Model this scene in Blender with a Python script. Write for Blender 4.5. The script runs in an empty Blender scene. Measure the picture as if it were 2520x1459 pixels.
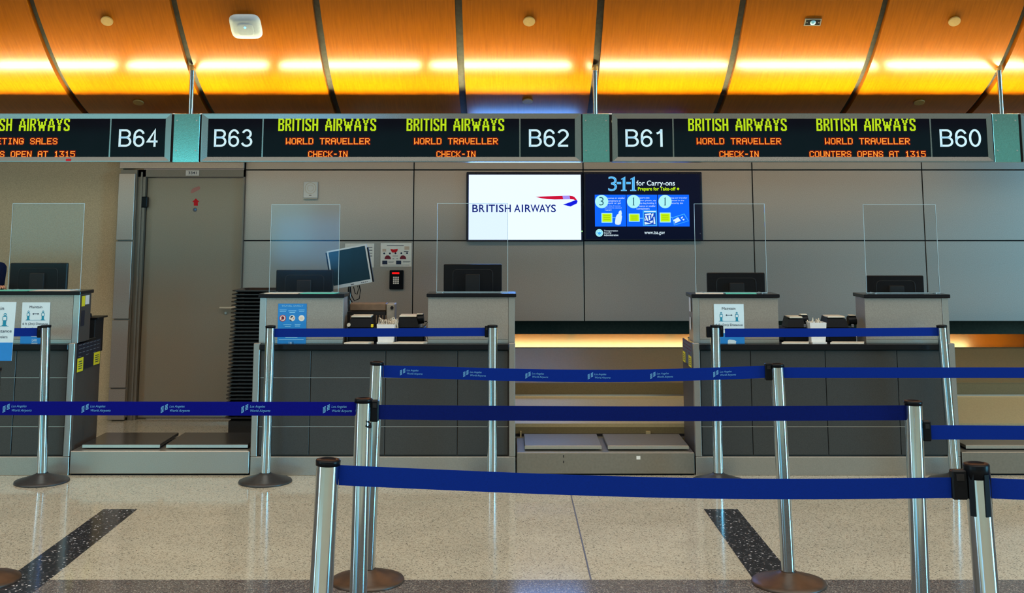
import bpy, bmesh, math, random
from mathutils import Vector, Matrix
random.seed(7)
S = bpy.context.scene
COL = S.collection
# ------------------------------------------------------------------ camera
F, PX, PY, TH, H = 2800.0, 1250.0, 163.0, math.radians(8), 1.74
cd = bpy.data.cameras.new('camera'); cam = bpy.data.objects.new('camera', cd); COL.objects.link(cam)
cam.location = (0, 0, H); cam.rotation_euler = (math.radians(90) + TH, 0, 0)
cd.sensor_fit = 'HORIZONTAL'; cd.sensor_width = 36; cd.lens = F / 2520 * 36
cd.shift_x = (1260 - PX) / 2520; cd.shift_y = -(729.5 - PY) / 2520
cd.clip_end = 200; S.camera = cam
# ------------------------------------------------------------------ world, lamps, exposure
S.view_settings.view_transform = 'Standard'; S.view_settings.look = 'None'
S.view_settings.gamma = 1; S.view_settings.use_curve_mapping = False
S.view_settings.exposure = 0.0
w = bpy.data.worlds.new('hall'); S.world = w; w.use_nodes = True
w.node_tree.nodes['Background'].inputs[0].default_value = (0.60, 0.54, 0.46, 1)
w.node_tree.nodes['Background'].inputs[1].default_value = 0.20
S.cycles.max_bounces = 8; S.cycles.caustics_reflective = False; S.cycles.caustics_refractive = False
S.cycles.sample_clamp_indirect = 6

def area(name, loc, tgt, sx, sy, power, col):
    ld = bpy.data.lights.new(name, 'AREA'); ld.shape = 'RECTANGLE'; ld.size = sx; ld.size_y = sy
    ld.energy = power; ld.color = col
    o = bpy.data.objects.new(name, ld); COL.objects.link(o); o.location = loc
    o.rotation_euler = (Vector(tgt) - Vector(loc)).to_track_quat('-Z', 'Y').to_euler()
    return o
area('hall_ceiling_light', (0, -1.5, 9.5), (0, -1.5, 0), 26, 15, 3500, (1.0, 0.92, 0.78))
area('hall_glass_wall', (0, -20, 4.0), (0, 9, 4.0), 60, 1.8, 170, (0.05, 0.80, 0.76))
area('hall_glass_wall', (0, -20, 4.0), (0, 9, 4.0), 60, 1.8, 150, (0.05, 0.80, 0.76))
area('hall_window_right', (19, -0.5, 2.6), (0, 7, 1.4), 4.2, 5.2, 2300, (0.20, 0.68, 1.0))
area('hall_window_left', (-19, -3.0, 2.8), (0, 7, 1.4), 3.0, 5.0, 480, (0.50, 0.82, 1.0))
area('hall_screen_behind', (-3.3, -3.0, 1.5), (-2.6, 9, 1.4), 1.5, 0.8, 15, (0.05, 0.42, 1.0))
area('hall_screen_left', (-6.9, -4.0, 2.0), (-2.8, 10, 1.6), 6.5, 1.5, 80, (0.16, 0.72, 0.85))
area('screen_light', (0.16, 10.60, 1.92), (0.16, 5, 1.92), 1.02, 0.58, 20, (0.05, 0.32, 1.0))
area('behind_counter_fill', (0, 9.05, 2.52), (0, 10.2, 0.6), 9.6, 0.08, 24, (1.0, 0.80, 0.46))  # added warm fill for the wall and door, no fixture hangs here

# ------------------------------------------------------------------ pixel of the photograph -> point in the room
st, ct = math.sin(TH), math.cos(TH)
def ray(x, y):
    xc = (x - PX) / F; yc = (PY - y) / F
    return Vector((xc, ct - yc * st, st + yc * ct))
def at(x, y, Y):
    d = ray(x, y); return Vector((0, 0, H)) + d * (Y / d.y)
def flo(x, y, z=0.0):
    d = ray(x, y); return Vector((0, 0, H)) + d * ((z - H) / d.z)
def atX(x, y, X):
    d = ray(x, y); return Vector((0, 0, H)) + d * (X / d.x)

# ------------------------------------------------------------------ materials
def mat(name, col, rough=0.5, metal=0.0, emit=None, es=1.0, noise=0.0, nscale=60, spec=0.5, bump=0.0, stretch=None, col2=None, lo=0.3, hi=0.7, coat=0.0):
    m = bpy.data.materials.new(name); m.use_nodes = True
    nt = m.node_tree; b = nt.nodes['Principled BSDF']
    b.inputs['Base Color'].default_value = (*col, 1); b.inputs['Roughness'].default_value = rough
    b.inputs['Metallic'].default_value = metal; b.inputs['Specular IOR Level'].default_value = spec
    b.inputs['Coat Weight'].default_value = coat
    if emit: b.inputs['Emission Color'].default_value = (*emit, 1); b.inputs['Emission Strength'].default_value = es
    if noise or col2 or bump:
        tc = nt.nodes.new('ShaderNodeTexCoord'); n = nt.nodes.new('ShaderNodeTexNoise')
        n.inputs['Scale'].default_value = nscale; n.inputs['Detail'].default_value = 3
        src = tc.outputs['Object']
        if stretch:
            mp = nt.nodes.new('ShaderNodeMapping'); mp.inputs['Scale'].default_value = stretch
            nt.links.new(src, mp.inputs[0]); src = mp.outputs[0]
        nt.links.new(src, n.inputs['Vector'])
        if noise or col2:
            r = nt.nodes.new('ShaderNodeValToRGB')
            a = tuple(c * (1 - noise) for c in col); z = col2 or tuple(min(1, c * (1 + noise)) for c in col)
            r.color_ramp.elements[0].position = lo; r.color_ramp.elements[1].position = hi
            r.color_ramp.elements[0].color = (*a, 1); r.color_ramp.elements[1].color = (*z, 1)
            nt.links.new(n.outputs['Fac'], r.inputs[0]); nt.links.new(r.outputs[0], b.inputs['Base Color'])
        if bump:
            bp = nt.nodes.new('ShaderNodeBump'); bp.inputs['Strength'].default_value = bump; bp.inputs['Distance'].default_value = 0.002
            nt.links.new(n.outputs['Fac'], bp.inputs['Height']); nt.links.new(bp.outputs[0], b.inputs['Normal'])
    return m

def terrazzo(name, base, chips, scale=150, rough=0.12, thr=0.18):
    m = mat(name, base, rough); nt = m.node_tree; b = nt.nodes['Principled BSDF']
    tc = nt.nodes.new('ShaderNodeTexCoord'); v = nt.nodes.new('ShaderNodeTexVoronoi'); v.inputs['Scale'].default_value = scale
    nt.links.new(tc.outputs['Object'], v.inputs['Vector'])
    sep = nt.nodes.new('ShaderNodeSeparateColor'); nt.links.new(v.outputs['Color'], sep.inputs[0])
    r = nt.nodes.new('ShaderNodeValToRGB'); r.color_ramp.interpolation = 'CONSTANT'
    cs = [(0, base)] + chips
    r.color_ramp.elements[0].color = (*base, 1)
    r.color_ramp.elements[1].position = cs[1][0]; r.color_ramp.elements[1].color = (*cs[1][1], 1)
    for p, c in cs[2:]:
        e = r.color_ramp.elements.new(p); e.color = (*c, 1)
    nt.links.new(sep.outputs[0], r.inputs[0])
    n = nt.nodes.new('ShaderNodeTexNoise'); n.inputs['Scale'].default_value = 3.0; nt.links.new(tc.outputs['Object'], n.inputs['Vector'])
    mx = nt.nodes.new('ShaderNodeMix'); mx.data_type = 'RGBA'; mx.blend_type = 'MULTIPLY'; mx.inputs[0].default_value = 0.25
    nt.links.new(r.outputs[0], mx.inputs[6]); nt.links.new(n.outputs['Fac'], mx.inputs[7])
    nt.links.new(mx.outputs[2], b.inputs['Base Color'])
    return m

def flat(name, col, rough=0.6): return mat(name, col, rough, spec=0.12)
def glow(name, col, s=1.0):
    return mat(name, (0.0, 0.0, 0.0), 0.4, emit=col, es=s, spec=0.12)
def glassy(name, tint, alpha):
    m = bpy.data.materials.new(name); m.use_nodes = True; nt = m.node_tree; nt.nodes.clear()
    o = nt.nodes.new('ShaderNodeOutputMaterial'); mx = nt.nodes.new('ShaderNodeMixShader')
    t = nt.nodes.new('ShaderNodeBsdfTransparent'); t.inputs[0].default_value = (*tint, 1)
    g = nt.nodes.new('ShaderNodeBsdfGlossy'); g.inputs['Roughness'].default_value = 0.09
    fr = nt.nodes.new('ShaderNodeFresnel'); fr.inputs[0].default_value = 1.36
    nt.links.new(fr.outputs[0], mx.inputs[0]); nt.links.new(t.outputs[0], mx.inputs[1]); nt.links.new(g.outputs[0], mx.inputs[2])
    nt.links.new(mx.outputs[0], o.inputs[0]); return m

M = {}
M['floor'] = terrazzo('floor_terrazzo', (0.52, 0.49, 0.385), [(0.50, (0.60, 0.57, 0.46)), (0.74, (0.42, 0.395, 0.31)), (0.90, (0.20, 0.185, 0.15))], 170, 0.10)
M['band'] = terrazzo('band_terrazzo', (0.115, 0.10, 0.10), [(0.45, (0.20, 0.185, 0.17)), (0.75, (0.07, 0.065, 0.065)), (0.93, (0.36, 0.34, 0.31))], 190, 0.12)
M['stripe'] = terrazzo('stripe_terrazzo', (0.018, 0.018, 0.022), [(0.60, (0.035, 0.035, 0.04)), (0.90, (0.12, 0.12, 0.13)), (0.972, (0.62, 0.62, 0.66))], 120, 0.12)
M['divider'] = flat('divider_brass', (0.10, 0.10, 0.10), 0.4)
M['wood'] = mat('veneer_wood', (0.26, 0.066, 0.0005), 0.24, noise=0.09, nscale=7, stretch=(14, 0.7, 0.7), spec=0.24)
M['rib'] = mat('grey_reveal', (0.055, 0.054, 0.042), 0.6, 0.0, noise=0.15, nscale=30, spec=0.12)
M['panel'] = mat('wall_steel', (0.43, 0.375, 0.335), 0.42, 0.75, noise=0.12, nscale=180, bump=0.03)
M['panel_top'] = mat('header_steel', (0.40, 0.36, 0.325), 0.42, 0.7, noise=0.10, nscale=220)
M['gap'] = flat('joint_dark', (0.012, 0.012, 0.014), 0.8)
M['tanwall'] = mat('tan_plaster', (0.45, 0.37, 0.235), 0.62, noise=0.16, nscale=120, spec=0.3)
M['door'] = mat('door_paint', (0.27, 0.235, 0.18), 0.42, 0.35, noise=0.12, nscale=200)
M['doorframe'] = mat('door_frame_paint', (0.19, 0.175, 0.15), 0.4, 0.4, noise=0.06, nscale=150)
M['steel'] = mat('brushed_steel', (0.52, 0.51, 0.47), 0.33, 0.9, noise=0.07, nscale=240, bump=0.02)
M['steel_l'] = mat('light_steel', (0.62, 0.62, 0.58), 0.28, 0.95, noise=0.05, nscale=150)
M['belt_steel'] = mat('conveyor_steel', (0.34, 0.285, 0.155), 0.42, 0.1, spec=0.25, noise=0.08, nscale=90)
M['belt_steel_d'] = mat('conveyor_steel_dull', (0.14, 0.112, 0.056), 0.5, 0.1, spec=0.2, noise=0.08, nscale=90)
M['glosssteel'] = mat('polished_steel', (0.30, 0.29, 0.20), 0.12, 1.0, noise=0.03, nscale=40)
M['plate_d'] = mat('dark_scale_top', (0.035, 0.03, 0.026), 0.16, noise=0.2, nscale=80)
M['plate_s'] = mat('steel_scale_top', (0.26, 0.24, 0.20), 0.36, 0.7, noise=0.07, nscale=60)
M['counter'] = mat('counter_laminate', (0.032, 0.034, 0.033), 0.36, noise=0.25, nscale=260)
M['counter_side'] = mat('counter_side_brown', (0.055, 0.045, 0.036), 0.5, noise=0.15, nscale=120)
M['slab'] = mat('black_stone', (0.007, 0.008, 0.010), 0.20, noise=0.2, nscale=200, spec=0.2)
M['pod'] = mat('pod_steel', (0.39, 0.345, 0.295), 0.40, 0.7, noise=0.12, nscale=200, bump=0.02)
M['plinth'] = mat('plinth_steel', (0.42, 0.40, 0.36), 0.36, 0.85, noise=0.08, nscale=200)
M['chrome'] = mat('satin_chrome', (0.52, 0.59, 0.62), 0.13, 1.0, noise=0.02, nscale=30)
M['black'] = mat('black_plastic', (0.004, 0.005, 0.007), 0.34, noise=0.15, nscale=90, spec=0.12)
M['blackm'] = mat('matt_black_plastic', (0.010, 0.010, 0.011), 0.55, noise=0.2, nscale=90, spec=0.25)
M['tray'] = mat('tray_plastic', (0.017, 0.015, 0.016), 0.30, noise=0.2, nscale=60)
M['rubber'] = mat('base_rubber', (0.022, 0.022, 0.023), 0.42, noise=0.2, nscale=50)
M['rust'] = mat('brown_base_cover', (0.048, 0.026, 0.014), 0.45, noise=0.45, nscale=14)
M['webbing'] = mat('blue_webbing', (0.0008, 0.017, 0.19), 0.6, noise=0.12, nscale=240, stretch=(1, 1, 3), spec=0.08)
M['webbing_dark'] = mat('dark_blue_webbing', (0.0008, 0.007, 0.095), 0.6, noise=0.12, nscale=240, spec=0.08)
M['webbing2'] = mat('purple_blue_webbing', (0.0008, 0.0022, 0.165), 0.6, noise=0.12, nscale=240, spec=0.08)
M['webprint'] = flat('belt_print', (0.12, 0.34, 0.62))
M['glass_black'] = mat('sign_glass', (0.003, 0.003, 0.007), 0.06, noise=0.1, nscale=10, spec=0.22)
M['frame'] = mat('sign_aluminium', (0.42, 0.42, 0.40), 0.24, 0.95, noise=0.04, nscale=120)
M['hanger'] = mat('hanger_teal_reflection', (0.40, 0.66, 0.60), 0.16, 0.95, noise=0.08, nscale=170, bump=0.05)  # plain steel; the teal it mirrors is put into its base colour
M['num'] = mat('number_print', (0.50, 0.66, 0.72), 0.5, emit=(0.45, 0.62, 0.70), es=0.40)
M['led_g'] = glow('led_green', (0.58, 0.86, 0.008), 1.0)
M['led_o'] = glow('led_amber', (1.0, 0.30, 0.035), 1.15)
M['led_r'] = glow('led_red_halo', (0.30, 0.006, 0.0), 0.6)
M['tube'] = glow('fluorescent', (1.0, 0.93, 0.50), 290)
M['white'] = mat('white_plastic', (0.66, 0.67, 0.66), 0.35, noise=0.03, nscale=60)
M['cream'] = mat('cream_plastic', (0.55, 0.50, 0.40), 0.45, noise=0.04, nscale=60)
M['disc'] = mat('cover_disc', (0.30, 0.16, 0.03), 0.6, noise=0.1, nscale=40)
M['paper'] = mat('paper', (0.60, 0.55, 0.46), 0.7, noise=0.05, nscale=40)
M['paper_w'] = mat('white_paper', (0.66, 0.66, 0.62), 0.6, noise=0.04, nscale=40)
M['paper_t'] = mat('teal_paper', (0.10, 0.52, 0.40), 0.6, noise=0.06, nscale=40)
M['strip'] = mat('curled_strip', (0.62, 0.54, 0.42), 0.6, noise=0.06, nscale=40)
M['sign_w'] = mat('sign_white', (0.56, 0.70, 0.76), 0.45, noise=0.02, nscale=40)
M['sign_b'] = mat('sign_blue', (0.010, 0.20, 0.56), 0.45, noise=0.03, nscale=40)
M['ink'] = flat('ink_navy', (0.02, 0.035, 0.07))
M['teal'] = flat('ink_teal', (0.015, 0.23, 0.36))
M['pale'] = flat('ink_pale_blue', (0.20, 0.52, 0.80))
M['yellow'] = mat('yellow_label', (0.72, 0.62, 0.012), 0.5, noise=0.05, nscale=60)
M['red'] = flat('ink_red', (0.50, 0.012, 0.02))
M['pink'] = flat('worn_red_sticker', (0.42, 0.20, 0.18))
M['maroon'] = flat('ink_maroon', (0.16, 0.02, 0.035))
M['labeldark'] = mat('dark_label', (0.010, 0.013, 0.024), 0.35, noise=0.2, nscale=40)
M['labelgrey'] = flat('label_grey', (0.10, 0.11, 0.13))
M['acrylic'] = glassy('clear_acrylic', (0.955, 0.965, 0.965), 0.9)
M['acredge'] = mat('acrylic_edge', (0.36, 0.50, 0.56), 0.2, spec=0.7, noise=0.05, nscale=60)
M['bezel'] = mat('silver_bezel', (0.52, 0.56, 0.57), 0.3, 0.3, noise=0.03, nscale=60)
M['lcd'] = mat('dark_lcd', (0.008, 0.028, 0.040), 0.16, noise=0.1, nscale=8, spec=0.3)
M['screen_bezel'] = mat('screen_bezel', (0.006, 0.010, 0.028), 0.2, noise=0.1, nscale=30)
M['s_white'] = glow('screen_white', (0.88, 1.05, 1.5), 1.0)
M['s_navy'] = glow('screen_navy_letter', (0.0, 0.008, 0.17), 1.0)
M['s_red'] = glow('screen_red', (0.62, 0.002, 0.035), 1.0)
M['s_lilac'] = glow('screen_lilac', (0.40, 0.30, 0.92), 1.0)
M['s_blue'] = glow('screen_blue_ribbon', (0.003, 0.008, 0.75), 1.0)
M['t_bg'] = glow('screen_dark', (0.0012, 0.0035, 0.018), 1.0)
M['t_card'] = glow('screen_card_blue', (0.002, 0.14, 1.3), 1.0)
M['t_circ'] = glow('screen_pale', (0.42, 0.92, 0.94), 1.0)
M['t_white'] = glow('screen_text', (0.72, 0.90, 1.0), 1.0)
M['t_cyan'] = glow('screen_cyan', (0.05, 0.42, 0.95), 1.0)
M['t_line'] = glow('screen_outline', (0.20, 0.62, 1.0), 1.0)
M['t_green'] = glow('screen_green', (0.55, 0.90, 0.004), 1.0)
M['t_ink'] = glow('screen_ink', (0.003, 0.08, 0.14), 1.0)
M['led_k'] = glow('keypad_red', (1.0, 0.008, 0.008), 1.2)
M['led_s'] = glow('status_green', (0.4, 0.9, 0.3), 1.0)
M['led_w'] = glow('status_blue', (0.3, 0.7, 1.0), 1.5)
M['cable'] = flat('black_cable', (0.012, 0.012, 0.014), 0.4)
M['skin'] = mat('skin', (0.42, 0.22, 0.15), 0.5, noise=0.06, nscale=30)
M['navy'] = mat('navy_cloth', (0.005, 0.010, 0.035), 0.9, noise=0.2, nscale=120, spec=0.05)
M['hair'] = mat('dark_hair', (0.012, 0.008, 0.006), 0.5, noise=0.3, nscale=80)
M['trim'] = mat('door_trim_dark', (0.05, 0.046, 0.04), 0.5, noise=0.1, nscale=60)
M['brown_machine'] = mat('old_printer_brown', (0.14, 0.095, 0.06), 0.5, noise=0.15, nscale=30)
M['grey_machine'] = mat('old_printer_grey', (0.24, 0.225, 0.19), 0.5, noise=0.1, nscale=30)

# ------------------------------------------------------------------ building helpers
ORG = {}
def link(o, parent, org):
    COL.objects.link(o)
    o.location = org
    ORG[o.name] = Vector(org)
    if parent is not None:
        o.parent = parent; o.location = Vector(org) - ORG[parent.name]
    return o
class MB:
    def __init__(s): s.v = []; s.f = []; s.sm = []
    def add(s, vs, fs, smooth=False):
        n = len(s.v); s.v += [Vector(p) for p in vs]; s.f += [tuple(i + n for i in f) for f in fs]; s.sm += [smooth] * len(fs); return s
    def box(s, x0, x1, y0, y1, z0, z1, b=0.0, T=None):
        x0, x1 = sorted((x0, x1)); y0, y1 = sorted((y0, y1)); z0, z1 = sorted((z0, z1))
        b = min(b, (x1 - x0) * .45, (y1 - y0) * .45, (z1 - z0) * .45)
        if b <= 0:
            vs = [(x, y, z) for z in (z0, z1) for x, y in ((x0, y0), (x1, y0), (x1, y1), (x0, y1))]
            fs = [(3, 2, 1, 0), (4, 5, 6, 7), (0, 1, 5, 4), (1, 2, 6, 5), (2, 3, 7, 6), (3, 0, 4, 7)]
        else:
            bm = bmesh.new(); bmesh.ops.create_cube(bm, size=1)
            for v in bm.verts:
                v.co = Vector((x0 if v.co.x < 0 else x1, y0 if v.co.y < 0 else y1, z0 if v.co.z < 0 else z1))
            bmesh.ops.bevel(bm, geom=list(bm.edges), offset=b, segments=1, affect='EDGES', profile=0.5)
            bm.verts.index_update(); vs = [v.co.copy() for v in bm.verts]; fs = [tuple(v.index for v in f.verts) for f in bm.faces]; bm.free()
        if T is not None: vs = [T @ Vector(p) for p in vs]
        return s.add(vs, fs)
    def lathe(s, prof, c=(0, 0, 0), n=32, T=None, smooth=True):
        vs = []; fs = []
        for r, z in prof:
            for k in range(n):
                a = 2 * math.pi * k / n; p = Vector((r * math.cos(a), r * math.sin(a), z))
                vs.append((T @ p if T is not None else p) + Vector(c))
        m = len(prof)
        for i in range(m - 1):
            for k in range(n):
                fs.append((i * n + k, i * n + (k + 1) % n, (i + 1) * n + (k + 1) % n, (i + 1) * n + k))
        s.add(vs, fs, smooth)
        if prof[0][0] > 1e-6: s.add(vs[:n], [tuple(reversed(range(n)))])
        if prof[-1][0] > 1e-6: s.add(vs[-n:], [tuple(range(n))])
        return s
    def cyl(s, p0, p1, r, r1=None, n=16, smooth=True):
        p0 = Vector(p0); p1 = Vector(p1); d = p1 - p0
        T = d.to_track_quat('Z', 'Y').to_matrix()
        return s.lathe([(r, 0), (r if r1 is None else r1, d.length)], p0, n, T, smooth)
    def tube(s, pts, r, n=8):
        pts = [Vector(p) for p in pts]; vs = []; fs = []
        for i, p in enumerate(pts):
            d = pts[min(i + 1, len(pts) - 1)] - pts[max(i - 1, 0)]
            q = d.to_track_quat('Z', 'Y').to_matrix()
            for k in range(n):
                a = 2 * math.pi * k / n; vs.append(p + q @ Vector((r * math.cos(a), r * math.sin(a), 0)))
        for i in range(len(pts) - 1):
            for k in range(n): fs.append((i * n + k, i * n + (k + 1) % n, (i + 1) * n + (k + 1) % n, (i + 1) * n + k))
        s.add(vs, fs, True); return s.add(vs[:n], [tuple(reversed(range(n)))]).add(vs[-n:], [tuple(range(n))])
    def prism(s, poly, vec):
        n = len(poly); vec = Vector(vec); a = [Vector(p) for p in poly]
        vs = a + [p + vec for p in a]
        fs = [tuple(range(n)), tuple(reversed(range(n, 2 * n)))] + [(i, n + i, n + (i + 1) % n, (i + 1) % n) for i in range(n)]
        return s.add(vs, fs)
    def build(s, name, m, parent=None, org=None, fix=True):
        if org is None: org = ORG[parent.name] if parent is not None else (sum(s.v, Vector()) / len(s.v))
        org = Vector(org)
        me = bpy.data.meshes.new(name); me.from_pydata([tuple(p - org) for p in s.v], [], s.f)
        me.polygons.foreach_set('use_smooth', s.sm); me.materials.append(m if not isinstance(m, str) else M[m])
        if fix:
            bm = bmesh.new(); bm.from_mesh(me); bmesh.ops.recalc_face_normals(bm, faces=bm.faces); bm.to_mesh(me); bm.free()
        o = bpy.data.objects.new(name, me)
        return link(o, parent, org)
def bx(name, m, parent, *a, b=0.0, org=None): return MB().box(*a, b=b).build(name, m, parent, org)
def thing(name, label, cat, loc, group=None):
    o = bpy.data.objects.new(name, None); o.empty_display_size = .1
    link(o, None, Vector(loc)); return tag(o, label, cat, group)
def tag(o, label, cat, group=None):
    o['label'] = label; o['category'] = cat; o['kind'] = 'thing'
    if group: o['group'] = group
    return o
def structure(name, loc=(0, 0, 0)):
    o = bpy.data.objects.new(name, None); link(o, None, Vector(loc)); o['kind'] = 'structure'; return o
def copy_thing(src, delta, label, group=None):
    delta = Vector(delta)
    c = src.copy(); COL.objects.link(c); c.location = src.location + delta; ORG[c.name] = ORG[src.name] + delta
    c['label'] = label
    if group: c['group'] = group
    for ch in src.children:
        d = ch.copy(); COL.objects.link(d); d.parent = c; ORG[d.name] = ORG[ch.name] + delta
        for g in ch.children:
            e = g.copy(); COL.objects.link(e); e.parent = d; ORG[e.name] = ORG[g.name] + delta
    return c

# frame on a plane: origin, u (right), v (up), n (towards viewer)
class Fr:
    def __init__(s, o, u=(1, 0, 0), v=(0, 0, 1)):
        s.o = Vector(o); s.u = Vector(u).normalized(); s.v = Vector(v).normalized(); s.n = s.u.cross(s.v)
        s.u0, s.v0 = Vector(u), Vector(v)
    def p(s, a, b, d=0.0): return s.o + s.u * a + s.v * b + s.n * d
    def poly(s, mb, pts, d=0.0012, t=0.0006):
        return mb.prism([s.p(a, b, d) for a, b in pts], -s.n * t)
    def rect(s, mb, a0, b0, a1, b1, d=0.0012, t=0.0006): return s.poly(mb, [(a0, b0), (a1, b0), (a1, b1), (a0, b1)], d, t)
    def disc(s, mb, a, b, r, d=0.0012, t=0.0006, n=20, ry=None):
        ry = ry or r
        return s.poly(mb, [(a + r * math.cos(2 * math.pi * k / n), b + ry * math.sin(2 * math.pi * k / n)) for k in range(n)], d, t)
    def ring(s, mb, a, b, r0, r1, d=0.0012, n=20):
        for k in range(n):
            t0, t1 = 2 * math.pi * k / n, 2 * math.pi * (k + 1) / n
            mb.add([s.p(a + r * math.cos(t), b + r * math.sin(t), d) for t in (t0, t1) for r in (r0, r1)], [(0, 1, 3, 2)])
        return mb
TXT = {}
def glyphs(txt, bold=0.0):
    if (txt, bold) in TXT: return TXT[(txt, bold)]
    c = bpy.data.curves.new('t', 'FONT'); c.body = txt; c.size = 1; c.resolution_u = 3; c.offset = bold
    o = bpy.data.objects.new('t', c); COL.objects.link(o)
    dg = bpy.context.evaluated_depsgraph_get(); me = bpy.data.meshes.new_from_object(o.evaluated_get(dg))
    vs = [v.co.copy() for v in me.vertices]; fs = [tuple(p.vertices) for p in me.polygons]
    bpy.data.objects.remove(o); bpy.data.curves.remove(c); bpy.data.meshes.remove(me)
    TXT[(txt, bold)] = (vs, fs); return vs, fs
def text(mb, fr, txt, a0, b0, a1, b1, d=0.0014, bold=0.0, slant=0.0):
    vs, fs = glyphs(txt, bold)
    xs = [v.x for v in vs]; ys = [v.y for v in vs]; x0, x1, y0, y1 = min(xs), max(xs), min(ys), max(ys)
    out = []
    for v in vs:
        ty = (v.y - y0) / (y1 - y0); b = b0 + (b1 - b0) * ty
        a = a0 + (a1 - a0) * (v.x - x0) / (x1 - x0) + slant * (b - b0)
        out.append(fr.p(a, b, d))
    return mb.add(out, fs)
def loc_of(fr, p):
    r = Vector(p) - fr.o; return r.dot(fr.u), r.dot(fr.v)
def pbox(x0, y0, x1, y1, Y):
    a = at(x0, y1, Y); b = at(x1, y0, Y); return a.x, b.x, a.z, b.z

# ------------------------------------------------------------------ FLOOR
floor = MB().box(-24, 24, -12, 11.6, -0.10, 0).build('floor', 'floor', None, (0, 0, 0)); floor['kind'] = 'structure'
def floor_quad(name, m, pts, t=0.0012):
    return MB().prism([(p.x, p.y, t) for p in pts], (0, 0, -t * 0.9)).build(name, m, floor)
yb0 = flo(1200, 1427).y; xl = flo(255, 1253).x; xr = flo(338, 1253).x; y1 = flo(300, 1253).y
floor_quad('border_band', 'band', [Vector((-9, 2.2, 0)), Vector((9, 2.2, 0)), Vector((9, yb0, 0)), Vector((-9, yb0, 0))])
xr2 = flo(85, 1459).x
floor_quad('inlay_strip', 'stripe', [Vector((xr2 + 0.01 - 0.22, 4.6, 0)), Vector((xr2 + 0.01, 4.6, 0)), Vector((xr, y1, 0)), Vector((xl, y1, 0))], 0.0018)
ra, rb = flo(1732, 1253), flo(1815, 1253)
floor_quad('inlay_strip', 'stripe', [Vector((ra.x + 0.004, yb0, 0)), Vector((rb.x + 0.004, yb0, 0)), rb, ra], 0.0018)
xm = flo(1405, 1217).x
floor_quad('divider_strip', 'divider', [Vector((xm - .004, yb0, 0)), Vector((xm + .004, yb0, 0)), Vector((xm + .004, 8.0, 0)), Vector((xm - .004, 8.0, 0))])
floor_quad('divider_strip', mat('joint_sand', (.36, .33, .25), .2, noise=.1, nscale=80), [Vector((-9, y1 + .19, 0)), Vector((9, y1 + .19, 0)), Vector((9, y1 + .195, 0)), Vector((-9, y1 + .195, 0))])

# ------------------------------------------------------------------ BACK WALL with steel panels
WY = 10.69
jx = [at(605, 420, WY).x, -0.88, 0.704, 2.286, 3.876, 5.46, 7.05, 8.64]
zt, z2, z1, z0 = 2.60, 2.262, 1.607, 0.876
wall = MB().box(jx[0] - .02, 0.02, WY + .02, 11.3, 0, z0).box(jx[0] - .02, 9, WY + .02, 11.3, z0, 2.62).box(0.02, 9, 11.1, 11.3, 0, z0).build('wall_back', 'gap', None, (0, WY, 0)); wall['kind'] = 'structure'
g = .0045
for i in range(len(jx) - 1):
    a, b = jx[i] + (0 if i == 0 else g), jx[i + 1] - g
    bx('panel', 'panel_top', wall, a, b, WY, WY + .02, z2 + g, zt, b=.002)
    bx('panel', 'panel', wall, a, b, WY, WY + .02, z1 + g, z2 - g, b=.002)
    bx('panel', 'panel', wall, a, b if i != 1 else b, WY, WY + .02, z0, z1 - g, b=.002)
bx('panel', 'panel', wall, jx[0], jx[1] - g, WY, WY + .02, 0.10, z0 - 2 * g, b=.002)
bx('panel', 'panel', wall, jx[1] + g, 0.02, WY, WY + .02, 0.10, z0 - 2 * g, b=.002)

# left: header above the door, pilaster of stacked panels, plain tan wall
zc0 = at(300, 423, 10.6).z
lw = structure('wall_left', (-6, 10.7, 0))
bx('plain_panel', 'tanwall', lw, -9, at(290, 700, 10.69).x, 10.69, 11.3, 0, 2.62)
cx0, cx1 = at(293, 425, 10.6).x, at(333, 425, 10.6).x
pil = structure('trim_1', (cx0, 10.6, 0))
bx('core', 'doorframe', pil, cx0 + .01, cx1 + .012, 10.62, 11.2, 0.03, zc0 + .02)
zs = [at(280, y, 10.6).z for y in (425, 592, 786, 956, 1038)]
for i in range(4):
    bx('panel', 'panel', pil, cx0, cx1, 10.6, 10.63, max(zs[i + 1] + .006, 0.01), zs[i] - .006, b=.003)
bx('header_panel', 'panel_top', pil, cx0 - .004, jx[0] - g, 10.62, 10.66, z2 + .012, zt, b=.002)

# door
dy = 10.70
dx0, dx1, dz0, dz1 = at(338, 1025, dy).x, jx[0] - .012, 0.012, at(400, 437, dy).z
door = structure('door_1', ((dx0 + dx1) / 2, dy, 0))
fxl = cx1 + .012
fm = MB().box(fxl, dx0 - .004, dy - .05, dy + .10, 0, z2).box(dx1 + .002, jx[0], dy - .05, dy + .10, 0, z2).box(fxl, jx[0], dy - .05, dy + .10, dz1 + .005, z2)
fm.box(dx0 - .045, dx0 - .03, dy - .062, dy - .05, 0, dz1 + .05)
fm.build('door_frame', 'doorframe', door)
bx('door_slab', 'door', door, dx0, dx1, dy, dy + .045, dz0, dz1, b=.004)
hx, hy = at(540, 757, dy - .05), at(575, 757, dy - .05)
MB().box(hx.x, hy.x + .02, dy - .06, dy - .045, hx.z - .008, hx.z + .008, b=.004).cyl((hy.x + .005, dy - .05, hx.z), (hy.x + .005, dy, hx.z), .011).cyl((hy.x + .005, dy, hx.z), (hy.x + .005, dy - .008, hx.z), .027).build('door_handle', 'cream', door)
cl = at(356, 496, dy - .03); bx('door_closer', 'black', door, cl.x - .03, cl.x + .03, dy - .06, dy, cl.z - .055, cl.z + .045, b=.006)
k = at(548, 770, dy); MB().cyl((k.x + .03, dy, k.z), (k.x + .03, dy - .012, k.z), .011).build('lock_cylinder', 'steel', door)
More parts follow.
